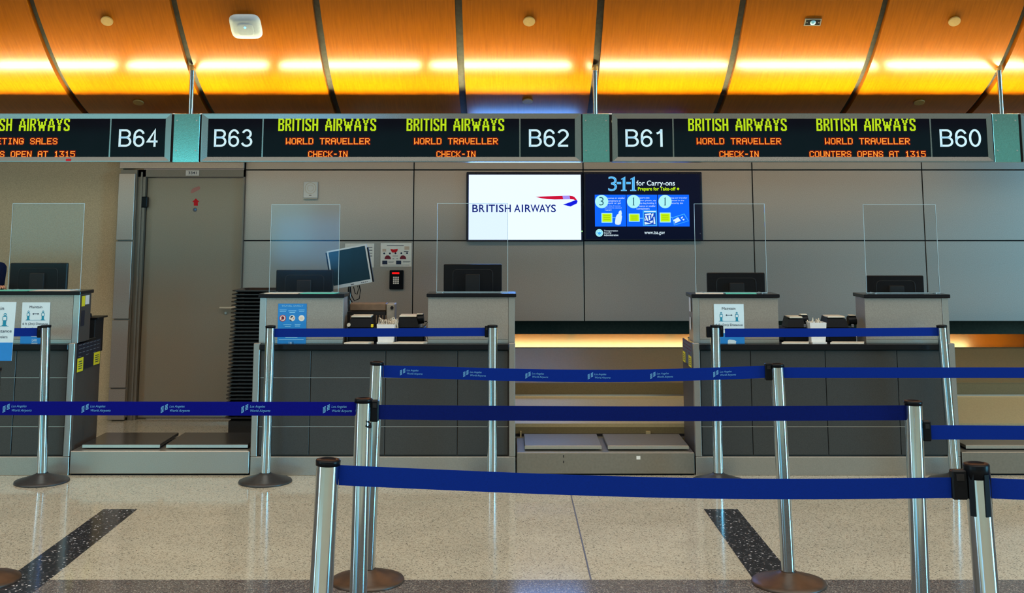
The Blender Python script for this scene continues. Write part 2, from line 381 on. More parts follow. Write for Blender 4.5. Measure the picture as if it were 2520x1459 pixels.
a0, a1, b0, b1 = pbox(457, 419, 490, 432, dy - .055)
np_ = bx('number_plate', 'white', door, a0, a1, dy - .056, dy - .05, b0, b1)
fr = Fr((a0, dy - .056, b0)); text(MB(), fr, '3341', (a1 - a0) * .2, (b1 - b0) * .25, (a1 - a0) * .82, (b1 - b0) * .78, bold=.006).build('lettering', 'ink', np_)
fr = Fr((0, dy, 0))
def dpt(x, y): p = at(x, y, dy); return (p.x, p.z)
fr.poly(MB(), [dpt(*q) for q in ((482, 488), (491, 497), (487, 497), (487, 506), (477, 506), (477, 497), (473, 497))]).build('arrow_sticker', 'red', door)
fr.poly(MB(), [dpt(*q) for q in ((469, 474), (472, 466), (478, 462), (490, 458), (493, 462), (492, 466), (484, 470), (478, 473), (472, 476))]).build('worn_sticker', 'pink', door)
c = dpt(480, 516); q = fr.disc(MB(), c[0], c[1], .02).build('round_sticker', M['labelgrey'], door)
fr.disc(MB(), c[0] + .003, c[1] + .002, .008, d=.0022).build('sticker_dot', 'sign_b', q)
bx('kick_strip', 'steel', door, dx0 + .01, dx1 - .01, dy - .003, dy, .02, .055)

# ------------------------------------------------------------------ CEILING: curved veneer panels with dark reveals
prof = [(6.9, 5.8), (7.2, 5.0), (7.5, 4.38), (7.75, 3.97), (8.0, 3.63), (8.22, 3.385), (8.45, 3.185), (8.72, 2.985), (9.0, 2.83), (9.4, 2.68), (9.9, 2.57), (10.8, 2.48)]
def smooth_prof(P, n=5):
    out = []
    for i in range(len(P) - 1):
        p0, p1, p2, p3 = P[max(i - 1, 0)], P[i], P[i + 1], P[min(i + 2, len(P) - 1)]
        for k in range(n):
            t = k / n
            out.append(tuple(.5 * (2 * p1[j] + (p2[j] - p0[j]) * t + (2 * p0[j] - 5 * p1[j] + 4 * p2[j] - p3[j]) * t * t + (3 * p1[j] - p0[j] - 3 * p2[j] + p3[j]) * t ** 3) for j in (0, 1)))
    return out + [P[-1]]
CP = smooth_prof(prof)
def ceil_z(Y):
    for (ya, za), (yb, zb) in zip(CP, CP[1:]):
        if ya <= Y <= yb: return za + (zb - za) * (Y - ya) / (yb - ya)
def ceil_n(Y):
    e = .02; d = Vector((0, 2 * e, ceil_z(Y + e) - ceil_z(Y - e))).normalized(); return Vector((0, d.z, -d.y))
ceiling = structure('ceiling', (0, 8.7, 3.0))
RX = [0.685 + 1.05 * k for k in range(-7, 8)]
def sheet(x0, x1, off, th, name, m, edge=None):
    mb = MB(); pts = []
    for (Y, z) in CP:
        i = CP.index((Y, z)); a = CP[max(i - 1, 0)]; b = CP[min(i + 1, len(CP) - 1)]
        d = Vector((0, b[0] - a[0], b[1] - a[1])).normalized(); n = Vector((0, -d.z, d.y))   # away from the room
        p = Vector((0, Y, z)); pts.append((p + n * off, p + n * (off + th)))
    n = len(pts); q = []
    for lo, hi in pts: q += [(x0, lo.y, lo.z), (x1, lo.y, lo.z)]
    mb.add(q, [(2 * i, 2 * i + 1, 2 * i + 3, 2 * i + 2) for i in range(n - 1)], True)
    q = []
    for lo, hi in pts: q += [(x0, hi.y, hi.z), (x1, hi.y, hi.z)]
    mb.add(q, [(2 * i, 2 * i + 1, 2 * i + 3, 2 * i + 2) for i in range(n - 1)], True)
    for x in (x0, x1):
        q = []
        for lo, hi in pts: q += [(x, lo.y, lo.z), (x, hi.y, hi.z)]
        mb.add(q, [(2 * i, 2 * i + 1, 2 * i + 3, 2 * i + 2) for i in range(n - 1)])
    return mb.build(name, m, ceiling)
for i in range(len(RX) - 1):
    sheet(RX[i] + .027, RX[i + 1] - .027, 0, .046, 'veneer_panel', 'wood')
for x in RX:
    sheet(x - .03, x + .03, .045, .02, 'reveal_strip', 'rib')

# ------------------------------------------------------------------ SIGNS
G5 = {'A': '0E11111F111111', 'B': '1E11111E11111E', 'C': '0E11101010110E', 'D': '1E11111111111E', 'E': '1F10101E10101F', 'G': '0E11101713110E', 'H': '1111111F111111', 'I': '0E04040404040E',
      'K': '11121418141211', 'L': '1010101010101F', 'N': '11191915131311', 'O': '0E11111111110E', 'P': '1E11111E101010', 'R': '1E11111E141211', 'S': '0E11100E01110E', 'T': '1F040404040404',
      'U': '1111111111110E', 'V': '11111111110A04', 'W': '11111111151B11', '1': '040C040404040E', '3': '1F02040601110E', '5': '1F101E0101110E', '-': '0000000E000000', ' ': '00000000000000', 'X': '11110A040A1111', 'Y': '11110A04040404'}
TALL = {'B': ['11110.', '11011.', '11.011', '11.011', '11011.', '1111..', '11011.', '11.011', '11.011', '11.011', '11.011', '11.011', '11111.', '1111..'],
        'R': ['11111.', '111111', '11..11', '11..11', '11..11', '11..11', '11111.', '1111..', '11.11.', '11.11.', '11..11', '11..11', '11..11', '11..11'],
        'I': ['11'] * 14,
        'T': ['111111', '111111'] + ['..11..'] * 12,
        'S': ['.1111.', '111111', '11..11', '11..11', '11....', '111...', '.111..', '..111.', '...111', '....11', '11..11', '11..11', '111111', '.1111.'],
        'H': ['11..11'] * 6 + ['111111'] * 2 + ['11..11'] * 6,
        'A': ['..111..', '..111..', '..111..', '.11.11.', '.11.11.', '.11.11.', '.11.11.', '11...11', '1111111', '1111111', '11...11', '11...11', '11...11', '11...11'],
        'W': ['11......11', '11......11', '11......11', '.11....11.', '.11.11.11.', '.11.11.11.', '.11.11.11.', '.11111111.', '..111111..', '..111111..', '..111111..', '..11..11..', '..11..11..', '..11..11..'],
        'Y': ['11...11', '11...11', '.11.11.', '.11.11.', '.11.11.', '..111..', '..111..', '...1...', '..111..', '..111..', '..111..', '..111..', '..111..', '..111..'],
        ' ': ['.....'] * 14}
TALL['B'] = ['11111.', '111111', '11..11', '11..11', '11..11', '11111.', '11111.', '11..11', '11..11', '11..11', '11..11', '11..11', '111111', '11111.']
def rows_small(s):
    rows = [''] * 7
    for ch in s:
        h = G5[ch]
        for r in range(7):
            v = int(h[2 * r:2 * r + 2], 16); rows[r] += ''.join('1' if v >> (4 - b) & 1 else '.' for b in range(5)) + '.'
    return rows
def rows_tall(s):
    rows = [''] * 14
    for ch in s:
        for r in range(14): rows[r] += TALL[ch][r] + '.'
    return rows
def leds(fr, rows, a0, b0, a1, b1, d, grow=.0, cell=1.0):
    mb = MB(); nr, nc = len(rows), max(len(r) for r in rows) - 1
    w_, h_ = (a1 - a0) / nc, (b1 - b0) / nr
    for r, row in enumerate(rows):
        c = 0
        while c < len(row):
            if row[c] == '1':
                e = c
                while e + 1 < len(row) and row[e + 1] == '1': e += 1
                y = b1 - (r + 1) * h_
                x0, x1 = a0 + c * w_ - grow, a0 + (e + 1) * w_ + grow
                mb.add([fr.p(x0, y - grow, d), fr.p(x1, y - grow, d), fr.p(x1, y + h_ * cell + grow, d), fr.p(x0, y + h_ * cell + grow, d)], [(0, 1, 2, 3)])
                c = e + 1
            else: c += 1
    return mb
def arc(cx_, cy_, rx, ry, a0, a1, n=12): return [(cx_ + rx * math.cos(math.radians(a0 + (a1 - a0) * k / n)), cy_ + ry * math.sin(math.radians(a0 + (a1 - a0) * k / n))) for k in range(n + 1)]
DIG = {'B': (.66, [[(.07, 0), (.07, 1)], [(.07, .94), (.36, .94)] + arc(.36, .735, .21, .205, 90, -90) + [(.07, .53)], [(.07, .53), (.38, .53)] + arc(.38, .295, .23, .235, 90, -90) + [(.07, .06)]]),
       '0': (.60, [arc(.30, .5, .24, .45, 0, 360, 32)]), '1': (.46, [[(.33, 0), (.33, 1)], [(.33, .93), (.24, .82), (.10, .76)]]),
       '2': (.60, [arc(.30, .70, .235, .25, 160, -25) + [(.40, .46), (.14, .20), (.07, .06)], [(.05, .06), (.56, .06)]]),
       '3': (.60, [arc(.29, .735, .205, .215, 165, -90), arc(.29, .285, .245, .235, 90, -165)]), '4': (.60, [[(.42, 0), (.42, .94), (.07, .30), (.57, .30)]]),
       '5': (.60, [[(.52, .94), (.14, .94), (.09, .50)] + arc(.29, .315, .24, .26, 130, -165)]), '6': (.60, [arc(.30, .315, .23, .265, 0, 360, 26), [(.07, .36), (.07, .55)] + arc(.31, .60, .24, .345, 170, 25)]),
       '8': (.60, [arc(.30, .72, .19, .22, 0, 360, 22), arc(.30, .28, .235, .235, 0, 360, 24)]), '9': (.60, [arc(.30, .685, .23, .265, 0, 360, 26), [(.53, .64), (.53, .45)] + arc(.29, .40, .24, .345, -10, -155)])}
def ribbon(mb, P_, w_, fn):
    n = len(P_); vs = []; closed = (Vector(P_[0]) - Vector(P_[-1])).length < 1e-4
    for i in range(n):
        a = Vector(P_[i - 1] if i else (P_[-2] if closed else P_[0])); b = Vector(P_[i + 1] if i < n - 1 else (P_[1] if closed else P_[-1])); c_ = Vector(P_[i])
        d0, d1 = (c_ - a), (b - c_); d0 = d0.normalized() if d0.length > 1e-6 else d1.normalized(); d1 = d1.normalized() if d1.length > 1e-6 else d0
        m_ = (d0 + d1).normalized(); k = 1 / max(.45, m_.dot(d0)); nn = Vector((-m_.y, m_.x)) * (w_ / 2 * k); vs += [fn(c_ + nn), fn(c_ - nn)]
    return mb.add(vs, [(2 * i, 2 * i + 1, 2 * i + 3, 2 * i + 2) for i in range(n - 1)])
def number(mb, fr, s, a0, b0, a1, b1, d=.001):
    tot = sum(DIG[c][0] for c in s) + .09 * (len(s) - 1); pos = 0; sx_ = (a1 - a0) / (tot - .06); h_ = b1 - b0
    for c in s:
        w_, st_ = DIG[c]
        for path in st_: ribbon(mb, path, .115, lambda v: fr.p(a0 + (pos + v.x - .02) * sx_, b0 + v.y * h_, d))
        pos += w_ + .09
    return mb
def led_words(t, fr, fn, s, p, q, d, grow, name, m):
    nc = len(fn(s)[0]) - 1; w_ = (q.x - p.x) / nc; pos = 0
    for wd in s.split(' '):
        k = len(fn(wd)[0]); leds(fr, fn(wd), p.x + pos * w_, p.z, p.x + (pos + k - 1) * w_, q.z, d, grow).build(name, m, t)
        pos += k + len(fn(' ')[0])
SY = 8.70
ZT, ZB = at(1250, 279, SY).z, at(1250, 398, SY).z
def sx(x): return at(x, 340, SY).x
def sign_unit(label, x0, x1, glassx, dividers, numbers, lines):
    """x0,x1 outer frame (px); glassx inner; lines: (text, kind, px left, px right)"""
    X0, X1 = sx(x0), sx(x1); G0, G1 = sx(glassx[0]), sx(glassx[1])
    t = thing('counter_sign', label, 'sign', ((X0 + X1) / 2, SY + .06, ZB), 'overhead counter signs')
    zt, zb = at(1250, 292, SY + .006).z, at(1250, 386, SY + .006).z
    bx('housing', 'gap', t, X0 + .004, X1 - .004, SY + .016, SY + .11, ZB + .004, ZT - .004)
    o = .0065
    def band(name, a, b, c, d):   # outer two corners then inner two
        mb = MB(); y0, y1 = SY, SY + .016
        mb.add([(a[0], y0, a[1]), (b[0], y0, b[1]), (c[0], y1, c[1]), (d[0], y1, d[1])], [(0, 1, 2, 3)]); return mb
    fm = MB()
    oc = [(X0 + o, ZB + o), (X1 - o, ZB + o), (X1 - o, ZT - o), (X0 + o, ZT - o)]
    ic = [(G0, zb), (G1, zb), (G1, zt), (G0, zt)]; out = [(X0, ZB), (X1, ZB), (X1, ZT), (X0, ZT)]
    for i, nm in enumerate(('frame_rail', 'frame_stile', 'frame_rail', 'frame_stile')):
        j = (i + 1) % 4
        mb = MB().add([(p[0], y, p[1]) for p, y in ((out[i], SY), (out[j], SY), (oc[j], SY), (oc[i], SY), (ic[j], SY + .0035), (ic[i], SY + .0035), (out[i], SY + .10), (out[j], SY + .10))],
                      [(0, 1, 2, 3), (3, 2, 4, 5), (6, 7, 1, 0)])
        mb.build(nm, 'frame', t, fix=False)
    xs = [G0] + [v for d in dividers for v in (sx(d) - .005, sx(d) + .005)] + [G1]
    for i in range(0, len(xs), 2):
        bx('display_glass', 'glass_black', t, xs[i], xs[i + 1], SY + .0065, SY + .018, zb, zt)
    for d in dividers: bx('divider', 'frame', t, sx(d) - .005, sx(d) + .005, SY + .004, SY + .018, zb, zt)
    fr = Fr((0, SY + .0065, 0))
    for s, a, b in numbers:
        p, q = at(a, 361, SY), at(b, 318, SY)
        number(MB(), fr, s, p.x, p.z, q.x, q.z).build('number', 'num', t)
    for s, kind, a, b in lines:
        if kind == 0: p, q = at(a, 322.5, SY), at(b, 291, SY); led_words(t, fr, rows_tall, s, p, q, .0012, -.0005, 'led_word', 'led_g')
        else:
            y0, y1 = ((355, 339.5), (387, 371.5))[kind - 1]
            p, q = at(a, y0, SY), at(b, y1, SY)
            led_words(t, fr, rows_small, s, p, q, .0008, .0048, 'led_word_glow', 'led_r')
            led_words(t, fr, rows_small, s, p, q, .0016, .0001, 'led_word', 'led_o')
    return t
WT = 'WORLD TRAVELLER'; BA = 'BRITISH AIRWAYS'
sign_unit('overhead sign numbered B63 and B62 in the middle of the row', 495, 1430.5, (511, 1415), (646, 1279.5), (('B63', 526, 620), ('B62', 1302, 1398)),
          ((BA, 0, 684, 926), (BA, 0, 1000, 1241), (WT, 1, 703, 910), (WT, 1, 1019, 1225), ('CHECK-IN', 2, 758, 855), ('CHECK-IN', 2, 1074, 1170)))
sign_unit('overhead sign numbered B61 and B60 with gold reflections', 1506.5, 2443, (1520, 2430), (1657, 2291.5), (('B61', 1540, 1632), ('B60', 2315, 2412)),
          ((BA, 0, 1694, 1936), (BA, 0, 2010, 2253), (WT, 1, 1715, 1922), (WT, 1, 2031, 2239), ('CHECK-IN', 2, 1771, 1867), ('COUNTERS OPENS AT 1315', 2, 1993, 2278)))
sb = sign_unit('overhead sign ending in B64 at the left end of the row', -515, 420.5, (-500, 406), (-364, 270.5), (('B64', 291, 388), ('B65', -484, -390)),
          ((BA, 0, -70, 172), (BA, 0, -386, -144), ('TICKETING SALES', 1, -65, 141), ('COUNTERS OPEN AT 1315', 2, -95, 184)))
a0, a1, b0, b1 = pbox(162, 390.5, 175, 396.5, SY); Fr((0, SY, 0)).rect(MB(), a0, b0, a1, b1).build('red_tape', 'red', sb)
sign_unit('overhead sign at the far right edge, only its frame showing', 2515, 3450, (2530, 3436), (2665, 3300), (('B59', 2545, 2640), ('B58', 3320, 3415)), ())
def hanger(x0, x1, xp, label, g0, g1):
    X0, X1 = sx(x0), sx(x1); cxp = at(xp, 275, SY + .08).x
    t = thing('sign_hanger', label, 'hanger', ((X0 + X1) / 2, SY + .06, ZB), 'sign hangers')
    bx('cover_plate', 'hanger', t, X0, X1, SY + .004, SY + .012, ZB - .004, ZT - .002, b=.002)
    bx('box', 'gap', t, sx(g0) + .001, sx(g1) - .001, SY + .014, SY + .10, ZB + .004, ZT - .004)
    for x in (X0 + .025, X1 - .025):
        for z in (ZT - .055, ZB + .085):
            MB().cyl((x, SY + .005, z), (x, SY - .001, z), .005, n=10).build('screw', 'steel', t)
    yp = SY + .075; MB().cyl((cxp, yp, ZT - .01), (cxp, yp, ceil_z(yp) + .02), .019, n=24).build('pole', 'chrome', t)
    MB().cyl((cxp, yp, ceil_z(yp) - .01), (cxp, yp, ceil_z(yp) + .03), .024, n=24).build('pole_collar', 'disc', t)
    return t
hanger(426, 490, 470, 'square metal hanger plate and pole between the B64 and B63 signs', 420.5, 495)
hanger(1434, 1500, 1465, 'square metal hanger plate and pole between the B62 and B61 signs', 1430.5, 1506.5)
hanger(2446, 2510, 2464, 'square metal hanger plate and pole right of the B60 sign', 2443, 2515)
# up-lights hidden in the trough behind the signs
for i, x in enumerate((-3.75, -2.52, -1.28, -.06, 1.22, 2.43, 3.64, 4.85)):
    t = thing('tube_light', 'fluorescent up-light tube in the trough behind ' + ('the left end of the B64 sign', 'the right end of the B64 sign', 'the B63 number', 'the middle of the B62 sign', 'the B61 number', 'the middle of the B60 sign', 'the B60 number', 'the sign at the right edge')[i], 'lamp', (x, 8.85, 2.49), 'up-lights behind the signs')
    MB().box(x - .60, x + .60, 8.815, 8.915, 2.48, 2.492).box(x - .60, x + .60, 8.905, 8.915, 2.49, 2.615).build('trough', 'white', t)
    MB().cyl((x - .565, 8.855, 2.555), (x + .565, 8.855, 2.555), .014, n=10).build('tube', 'tube', t)
    MB().box(x - .595, x - .565, 8.835, 8.875, 2.49, 2.575).box(x + .565, x + .595, 8.835, 8.875, 2.49, 2.575).build('socket', 'white', t)

# ------------------------------------------------------------------ SCREENS ON THE WALL
def wall_screen(px, label):
    x0, y0, x1, y1_ = px
    a0, a1, b0, b1 = pbox(x0, y0, x1, y1_, 10.62)
    t = thing('wall_screen', label, 'screen', ((a0 + a1) / 2, 10.65, b0))
    bx('bezel', 'screen_bezel', t, a0, a1, 10.62, 10.688, b0, b1, b=.006)
    return t
YS = 10.6195
t = wall_screen((1147, 423, 1434, 594), 'bright white screen with blue airline lettering and a ribbon')
fr = Fr((0, YS, 0))
def P(x, y): p = at(x, y, YS); return (p.x, p.z)
def R(mb, x0, y0, x1, y1_, d=.0012): a = P(x0, y1_); b = P(x1, y0); return fr.rect(mb, a[0], a[1], b[0], b[1], d)
R(MB(), 1153, 430, 1429, 590, .0006).build('display', 's_white', t)
def C7(x, y): return P(1130 + .12336 * x, 420 + .12336 * y)
mb = MB()
for s_, x0, x1 in (('B', 262, 378), ('R', 398, 512), ('I', 543, 572), ('T', 588, 715), ('I', 737, 765), ('S', 792, 888), ('H', 910, 1030), ('A', 1096, 1222), ('I', 1247, 1275), ('R', 1312, 1432), ('W', 1425, 1605), ('A', 1598, 1725), ('Y', 1712, 1832), ('S', 1832, 1930)):
    a = C7(x0, 828); b = C7(x1, 676); text(mb, fr, s_, a[0], a[1], b[0], b[1], d=.0022, bold=.012)
mb.build('airline_lettering', 's_navy', t)
fr.poly(MB(), [C7(*q) for q in ((1520, 522), (1750, 510), (2050, 499), (2200, 496), (2260, 505), (2300, 525), (2345, 578), (2312, 590), (2285, 574), (2230, 570), (1900, 574), (1750, 566), (1640, 550))], d=.002).build('ribbon_red', 's_red', t)
fr.poly(MB(), [C7(*q) for q in ((2060, 500), (2200, 497), (2215, 569), (2075, 572))], d=.0026).build('ribbon_shine', 's_lilac', t)
fr.poly(MB(), [C7(*q) for q in ((2312, 590), (2345, 580), (2362, 612), (2345, 655), (2220, 714), (2070, 677), (2200, 632))], d=.002).build('ribbon_blue', 's_blue', t)
c = C7(2450, 1208); fr.disc(MB(), c[0], c[1], .006, d=.002).build('status_light', 'led_s', t)

t = wall_screen((1437, 423, 1727, 592), 'dark screen showing the 3-1-1 carry-on rules on blue cards')
R(MB(), 1442, 428, 1722, 588, .0006).build('display', 't_bg', t)
def C8(x, y): return P(1420 + .127 * x, 420 + .127 * y)
def T8(mb, s_, x0, y0, x1, y1_, d=.0022, bold=.0):
    a = C8(x0, y1_); b = C8(x1, y0); return text(mb, fr, s_, a[0], a[1], b[0], b[1], d=d, bold=bold)
def R8(mb, x0, y0, x1, y1_, d=.0014):
    a = C8(x0, y1_); b = C8(x1, y0); return fr.rect(mb, a[0], a[1], b[0], b[1], d)
def serif1(mb, x0, y0, x1, y1_, d, k):
    w_ = x1 - x0; c_ = x0 + w_ * .52; h_ = w_ * .22
    for q in (((c_ - h_ + k, y1_ - k), (c_ - h_ + k, y0 + 42 + k), (c_ + h_ - k, y0 + k), (c_ + h_ - k, y1_ - k)), ((x0 + k, y1_ - k * .6), (x0 + k, y1_ - 22 + k * .6), (x1 - k, y1_ - 22 + k * .6), (x1 - k, y1_ - k * .6)), ((x0 + k, y0 + 48), (c_ + h_ - k, y0 + k), (c_ + h_ - k, y0 + 30), (x0 + 6 + k, y0 + 62))):
        fr.poly(mb, [C8(*p) for p in q], d=d)
    return mb
mb = MB(); fill = MB()
for s_, x0, x1 in (('3', 605, 772), ('1', 850, 965), ('1', 1030, 1148)):
    if s_ == '3': T8(mb, s_, x0, 112, x1, 394, d=.002, bold=.0); T8(fill, s_, x0 + 12, 124, x1 - 14, 382, d=.003, bold=-.028)
    else:
        serif1(mb, x0, 112, x1, 394, .002, 0); serif1(fill, x0, 112, x1, 394, .003, 12)
for x0 in (770, 955): R8(mb, x0, 218, x0 + 85, 262, .002); R8(fill, x0 + 8, 228, x0 + 77, 252, .003)
mb.build('headline_outline', 't_line', t); fill.build('headline', 't_cyan', t)
T8(MB(), 'for Carry-ons', 1150, 190, 1895, 320, bold=.012).build('subtitle', 't_white', t)
mb = T8(MB(), 'Prepare for Take-off', 1180, 315, 1910, 405, bold=.018)
fr.poly(mb, [C8(*q) for q in ((1958, 325), (1985, 352), (1958, 382), (1930, 352))], d=.0022); mb.build('slogan', 't_green', t)
def serif1n(mb, x0, x1):
    c_ = (x0 + x1) / 2
    for q in (((c_ - 9, 672), (c_ - 9, 525), (c_ + 9, 512), (c_ + 9, 672)), ((x0, 672), (x0, 664), (x1, 664), (x1, 672)), ((x0, 534), (c_ + 9, 512), (c_ + 9, 522), (x0, 540))): fr.poly(mb, [C8(*p) for p in q], d=.0036)
    return mb
cards = ((350, 945, '3', ('ounces or smaller', 'containers of', 'liquid or gel'), ('(less than 3 ounces', 'permitted in checked', 'luggage)')),
         (968, 1550, '1', ('quart-size', 'clear plastic, zip', 'top bag holding 3', 'ounce or smaller', 'containers'), ()),
         (1578, 2168, '1', ('bag per traveler', 'placed in the', 'security bin'), ()))
for i, (x0, x1, n, big, small) in enumerate(cards):
    R8(MB(), x0, 465, x1, 1080).build('card', 't_card', t)
    c = C8(x0 + 128, 598); fr.disc(MB(), c[0], c[1], .127 * 127 * 10.6 / 2800, d=.0026, n=32).build('card_circle', 't_circ', t)
    (T8(MB(), n, x0 + 78, 512, x0 + 165, 672, d=.0036, bold=-.012) if n == '3' else serif1n(MB(), x0 + 108, x0 + 146)).build('card_number', 't_ink', t)
    mb = MB()
    for k, s_ in enumerate(big):
        wd = len(s_) * 20; T8(mb, s_, x0 + 235 - (0 if k < 4 else 50), 512 + k * 51, min(x0 + 235 + wd, x1 - 20), 548 + k * 51, d=.002)
    for k, s_ in enumerate(small): T8(mb, s_, x0 + 190, 672 + k * 38, x0 + 190 + len(s_) * 16, 698 + k * 38, d=.002)
    mb.build('card_text', 't_white', t)
    gx = (475, 1005, 1605)[i]; gy = (818, 830, 812)[i]
    R8(MB(), gx, gy, gx + 208, gy + (188, 158, 190)[i], .002).build('note_border', 't_circ', t)
    R8(MB(), gx + 16, gy + 16, gx + 192, gy + (172, 142, 174)[i], .0026).build('note', 't_green', t)
    mb = MB()
    for k in range(3): R8(mb, gx + 40, gy + 45 + k * 38, gx + 165, gy + 55 + k * 38, .0032)
    mb.build('note_lines', glow('note_ink', (.28, .45, .0)) if i == 0 else bpy.data.materials['note_ink'], t)
    R8(MB(), gx + 208, gy + 85, gx + (275, 280, 240)[i], gy + 97, .002).build('pointer', 't_line', t)
fr.poly(MB(), [C8(*q) for q in ((825, 775), (855, 768), (862, 800), (868, 830), (860, 860), (872, 885), (862, 960), (845, 1035), (800, 1050), (745, 1038), (735, 1000), (750, 900), (775, 850), (800, 840), (808, 800))], d=.0028).build('bottle_picture', 't_white', t)
R8(MB(), 1278, 770, 1545, 1068, .0018).build('bag_picture', 't_cyan', t); R8(MB(), 1300, 815, 1522, 1048, .0024).build('bag_inside', glow('bag_blue', (.004, .06, .55)), t)
mb = MB()
for q in (((1310, 840), (1430, 820), (1438, 850), (1318, 868)), ((1318, 880), (1350, 875), (1385, 980), (1345, 960)), ((1308, 900), (1335, 960), (1308, 975)), ((1385, 870), (1412, 865), (1420, 955), (1392, 960)), ((1440, 850), (1478, 815), (1480, 860), (1440, 930)), ((1480, 895), (1500, 890), (1518, 1030), (1485, 1035)), ((1400, 985), (1465, 960), (1470, 1000), (1430, 1010)), ((1308, 990), (1445, 1025), (1310, 1042)), ((1300, 780), (1525, 780), (1525, 800), (1300, 800))):
    fr.poly(mb, [C8(*p) for p in q], d=.0032)
mb.build('bag_contents', 't_white', t)
fr.poly(MB(), [C8(*q) for q in ((1840, 905), (2080, 830), (2165, 975), (1880, 1060))], d=.002).build('bin_picture', 't_cyan', t)
fr.poly(MB(), [C8(*q) for q in ((1856, 918), (2072, 848), (2148, 970), (1888, 1044))], d=.0026).build('bin_inside', 't_card', t)
mb = MB()
for q in (((1865, 955), (1960, 900), (2010, 970), (1885, 1025), (1900, 985), (1870, 980)), ((2010, 910), (2040, 885), (2055, 900), (2025, 930)), ((2050, 930), (2085, 935), (2070, 965), (2040, 950))): fr.poly(mb, [C8(*p) for p in q], d=.0032)
mb.build('bin_contents', 't_white', t)
c = C8(432, 1205); rr = .127 * 72 * 10.6 / 2800
fr.disc(MB(), c[0], c[1], rr, d=.002, n=28).build('agency_seal', 't_circ', t)
mb = fr.ring(MB(), c[0], c[1], rr * .72, rr * .80, d=.003); fr.poly(mb, [(c[0] + a * rr, c[1] + b * rr) for a, b in ((-.62, .35), (-.25, .1), (0, .4), (.25, .1), (.62, .35), (.4, -.25), (0, -.6), (-.4, -.25))], d=.003)
mb.build('seal_emblem', 't_cyan', t)
mb = MB()
for k, s_ in enumerate(('Transportation', 'Security', 'Administration')): T8(mb, s_, 522, 1148 + 40 * k, (790, 668, 800)[k], 1186 + 40 * k, bold=.012)
mb.build('agency_name', 't_white', t)
T8(MB(), 'www.tsa.gov', 1305, 1172, 1700, 1250, bold=.008).build('web_address', 't_white', t)
c = C8(2388, 1217); fr.disc(MB(), c[0], c[1], .005, d=.002).build('status_light', 'labelgrey', t)

# ------------------------------------------------------------------ WALL FITTINGS
def wall_sheet(name, label, cat, px, m, Y=WY - .004, th=.003, b=0.0, group=None):
    a0, a1, b0, b1 = pbox(*px, Y)
    t = thing(name, label, cat, ((a0 + a1) / 2, Y, b0), group)
    bx('sheet' if th < .01 else 'body', m, t, a0, a1, Y, Y + th, b0, b1, b=b)
    return t, Fr((a0, Y, b0)), a1 - a0, b1 - b0
t, fr, w_, h_ = wall_sheet('wall_speaker', 'cream wall speaker with round grille high above the tilted monitor', 'speaker', (746, 447, 782, 487), 'white', WY - .03, .03, .004)
mb = MB(); fr.ring(mb, w_ / 2, h_ * .60, w_ * .36, w_ * .40, .001); fr.ring(mb, w_ / 2, h_ * .60, w_ * .20, w_ * .23, .001); mb.build('grille', 'cream', t)
fr.rect(MB(), w_ * .4, h_ * .14, w_ * .58, h_ * .18).build('label_text', 'labelgrey', t)
fr.rect(MB(), 0, -.012, w_, -.004, 0, .02).build('base_lip', 'cream', t)
t, fr, w_, h_ = wall_sheet('notice', 'white landscape notice with red and maroon pictures above the keypad', 'notice', (936, 598, 1013, 656), 'paper_w', WY - .006, .005)
nx = lambda x: (x - 160) / 745 * w_; ny = lambda y: h_ - (y - 175) / 590 * h_
fr.rect(MB(), nx(310), ny(245), nx(715), ny(228)).build('title_bar', 'labelgrey', t)
fr.poly(MB(), [(nx(x), ny(y)) for x, y in ((395, 320), (470, 335), (575, 318), (565, 375), (530, 410), (440, 412), (412, 370))]).build('red_picture', 'red', t)
for x, y in ((248, 435), (385, 435), (520, 432), (660, 430), (798, 428)): fr.disc(MB(), nx(x), ny(y), .009, n=10).build('bullet', 'ink', t)
for x in (335, 702): fr.poly(MB(), [(nx(x + a), ny(y)) for a, y in ((-78, 580), (78, 580), (65, 520), (25, 485), (-30, 485), (-65, 520))]).build('maroon_picture', 'maroon', t)
for x0, x1 in ((205, 328), (538, 660)): fr.rect(MB(), nx(x0), ny(705), nx(x1), ny(615)).build('dark_picture', 'ink', t)
mb = MB()
for x0, y0, x1, y1_ in ((450, 495, 580, 505), (450, 560, 490, 575), (540, 560, 585, 572), (350, 640, 490, 648), (350, 660, 470, 668), (700, 630, 880, 640), (700, 650, 860, 658), (215, 722, 860, 730), (720, 375, 830, 400)): fr.rect(mb, nx(x0), ny(y1_), nx(x1), ny(y0))
mb.build('text_lines', 'labelgrey', t)
mb = MB(); fr.rect(mb, nx(205), ny(390), nx(295), ny(320)); fr.rect(mb, nx(735), ny(345), nx(850), ny(260)); mb.build('pale_picture', flat('faded_print', (.50, .40, .32)), t)
t, fr, w_, h_ = wall_sheet('notice', 'pale sheet of paper half hidden behind the tilted monitor', 'notice', (848, 599, 921, 658), 'paper_w', WY - .006, .005)
mb = MB()
for k in range(4): fr.rect(mb, w_ * .72, h_ * (.82 - .12 * k), w_ * .94, h_ * (.85 - .12 * k))
mb.build('text_lines', 'labelgrey', t)
t, fr, w_, h_ = wall_sheet('keypad', 'black access keypad with a red light on the wall panel', 'keypad', (958, 665, 993, 712), 'black', WY - .03, .03, .005)
fr.rect(MB(), w_ * .18, h_ * .80, w_ * .70, h_ * .89, .001).build('red_display', 'led_k', t)
for r in range(4):
    for c_ in range(3):
        x, y = w_ * (.32 + .15 * c_), h_ * (.62 - .10 * r); fr.rect(MB(), x - .007, y - .007, x + .007, y + .007, .003, .003).build('key', 'paper_w', t)

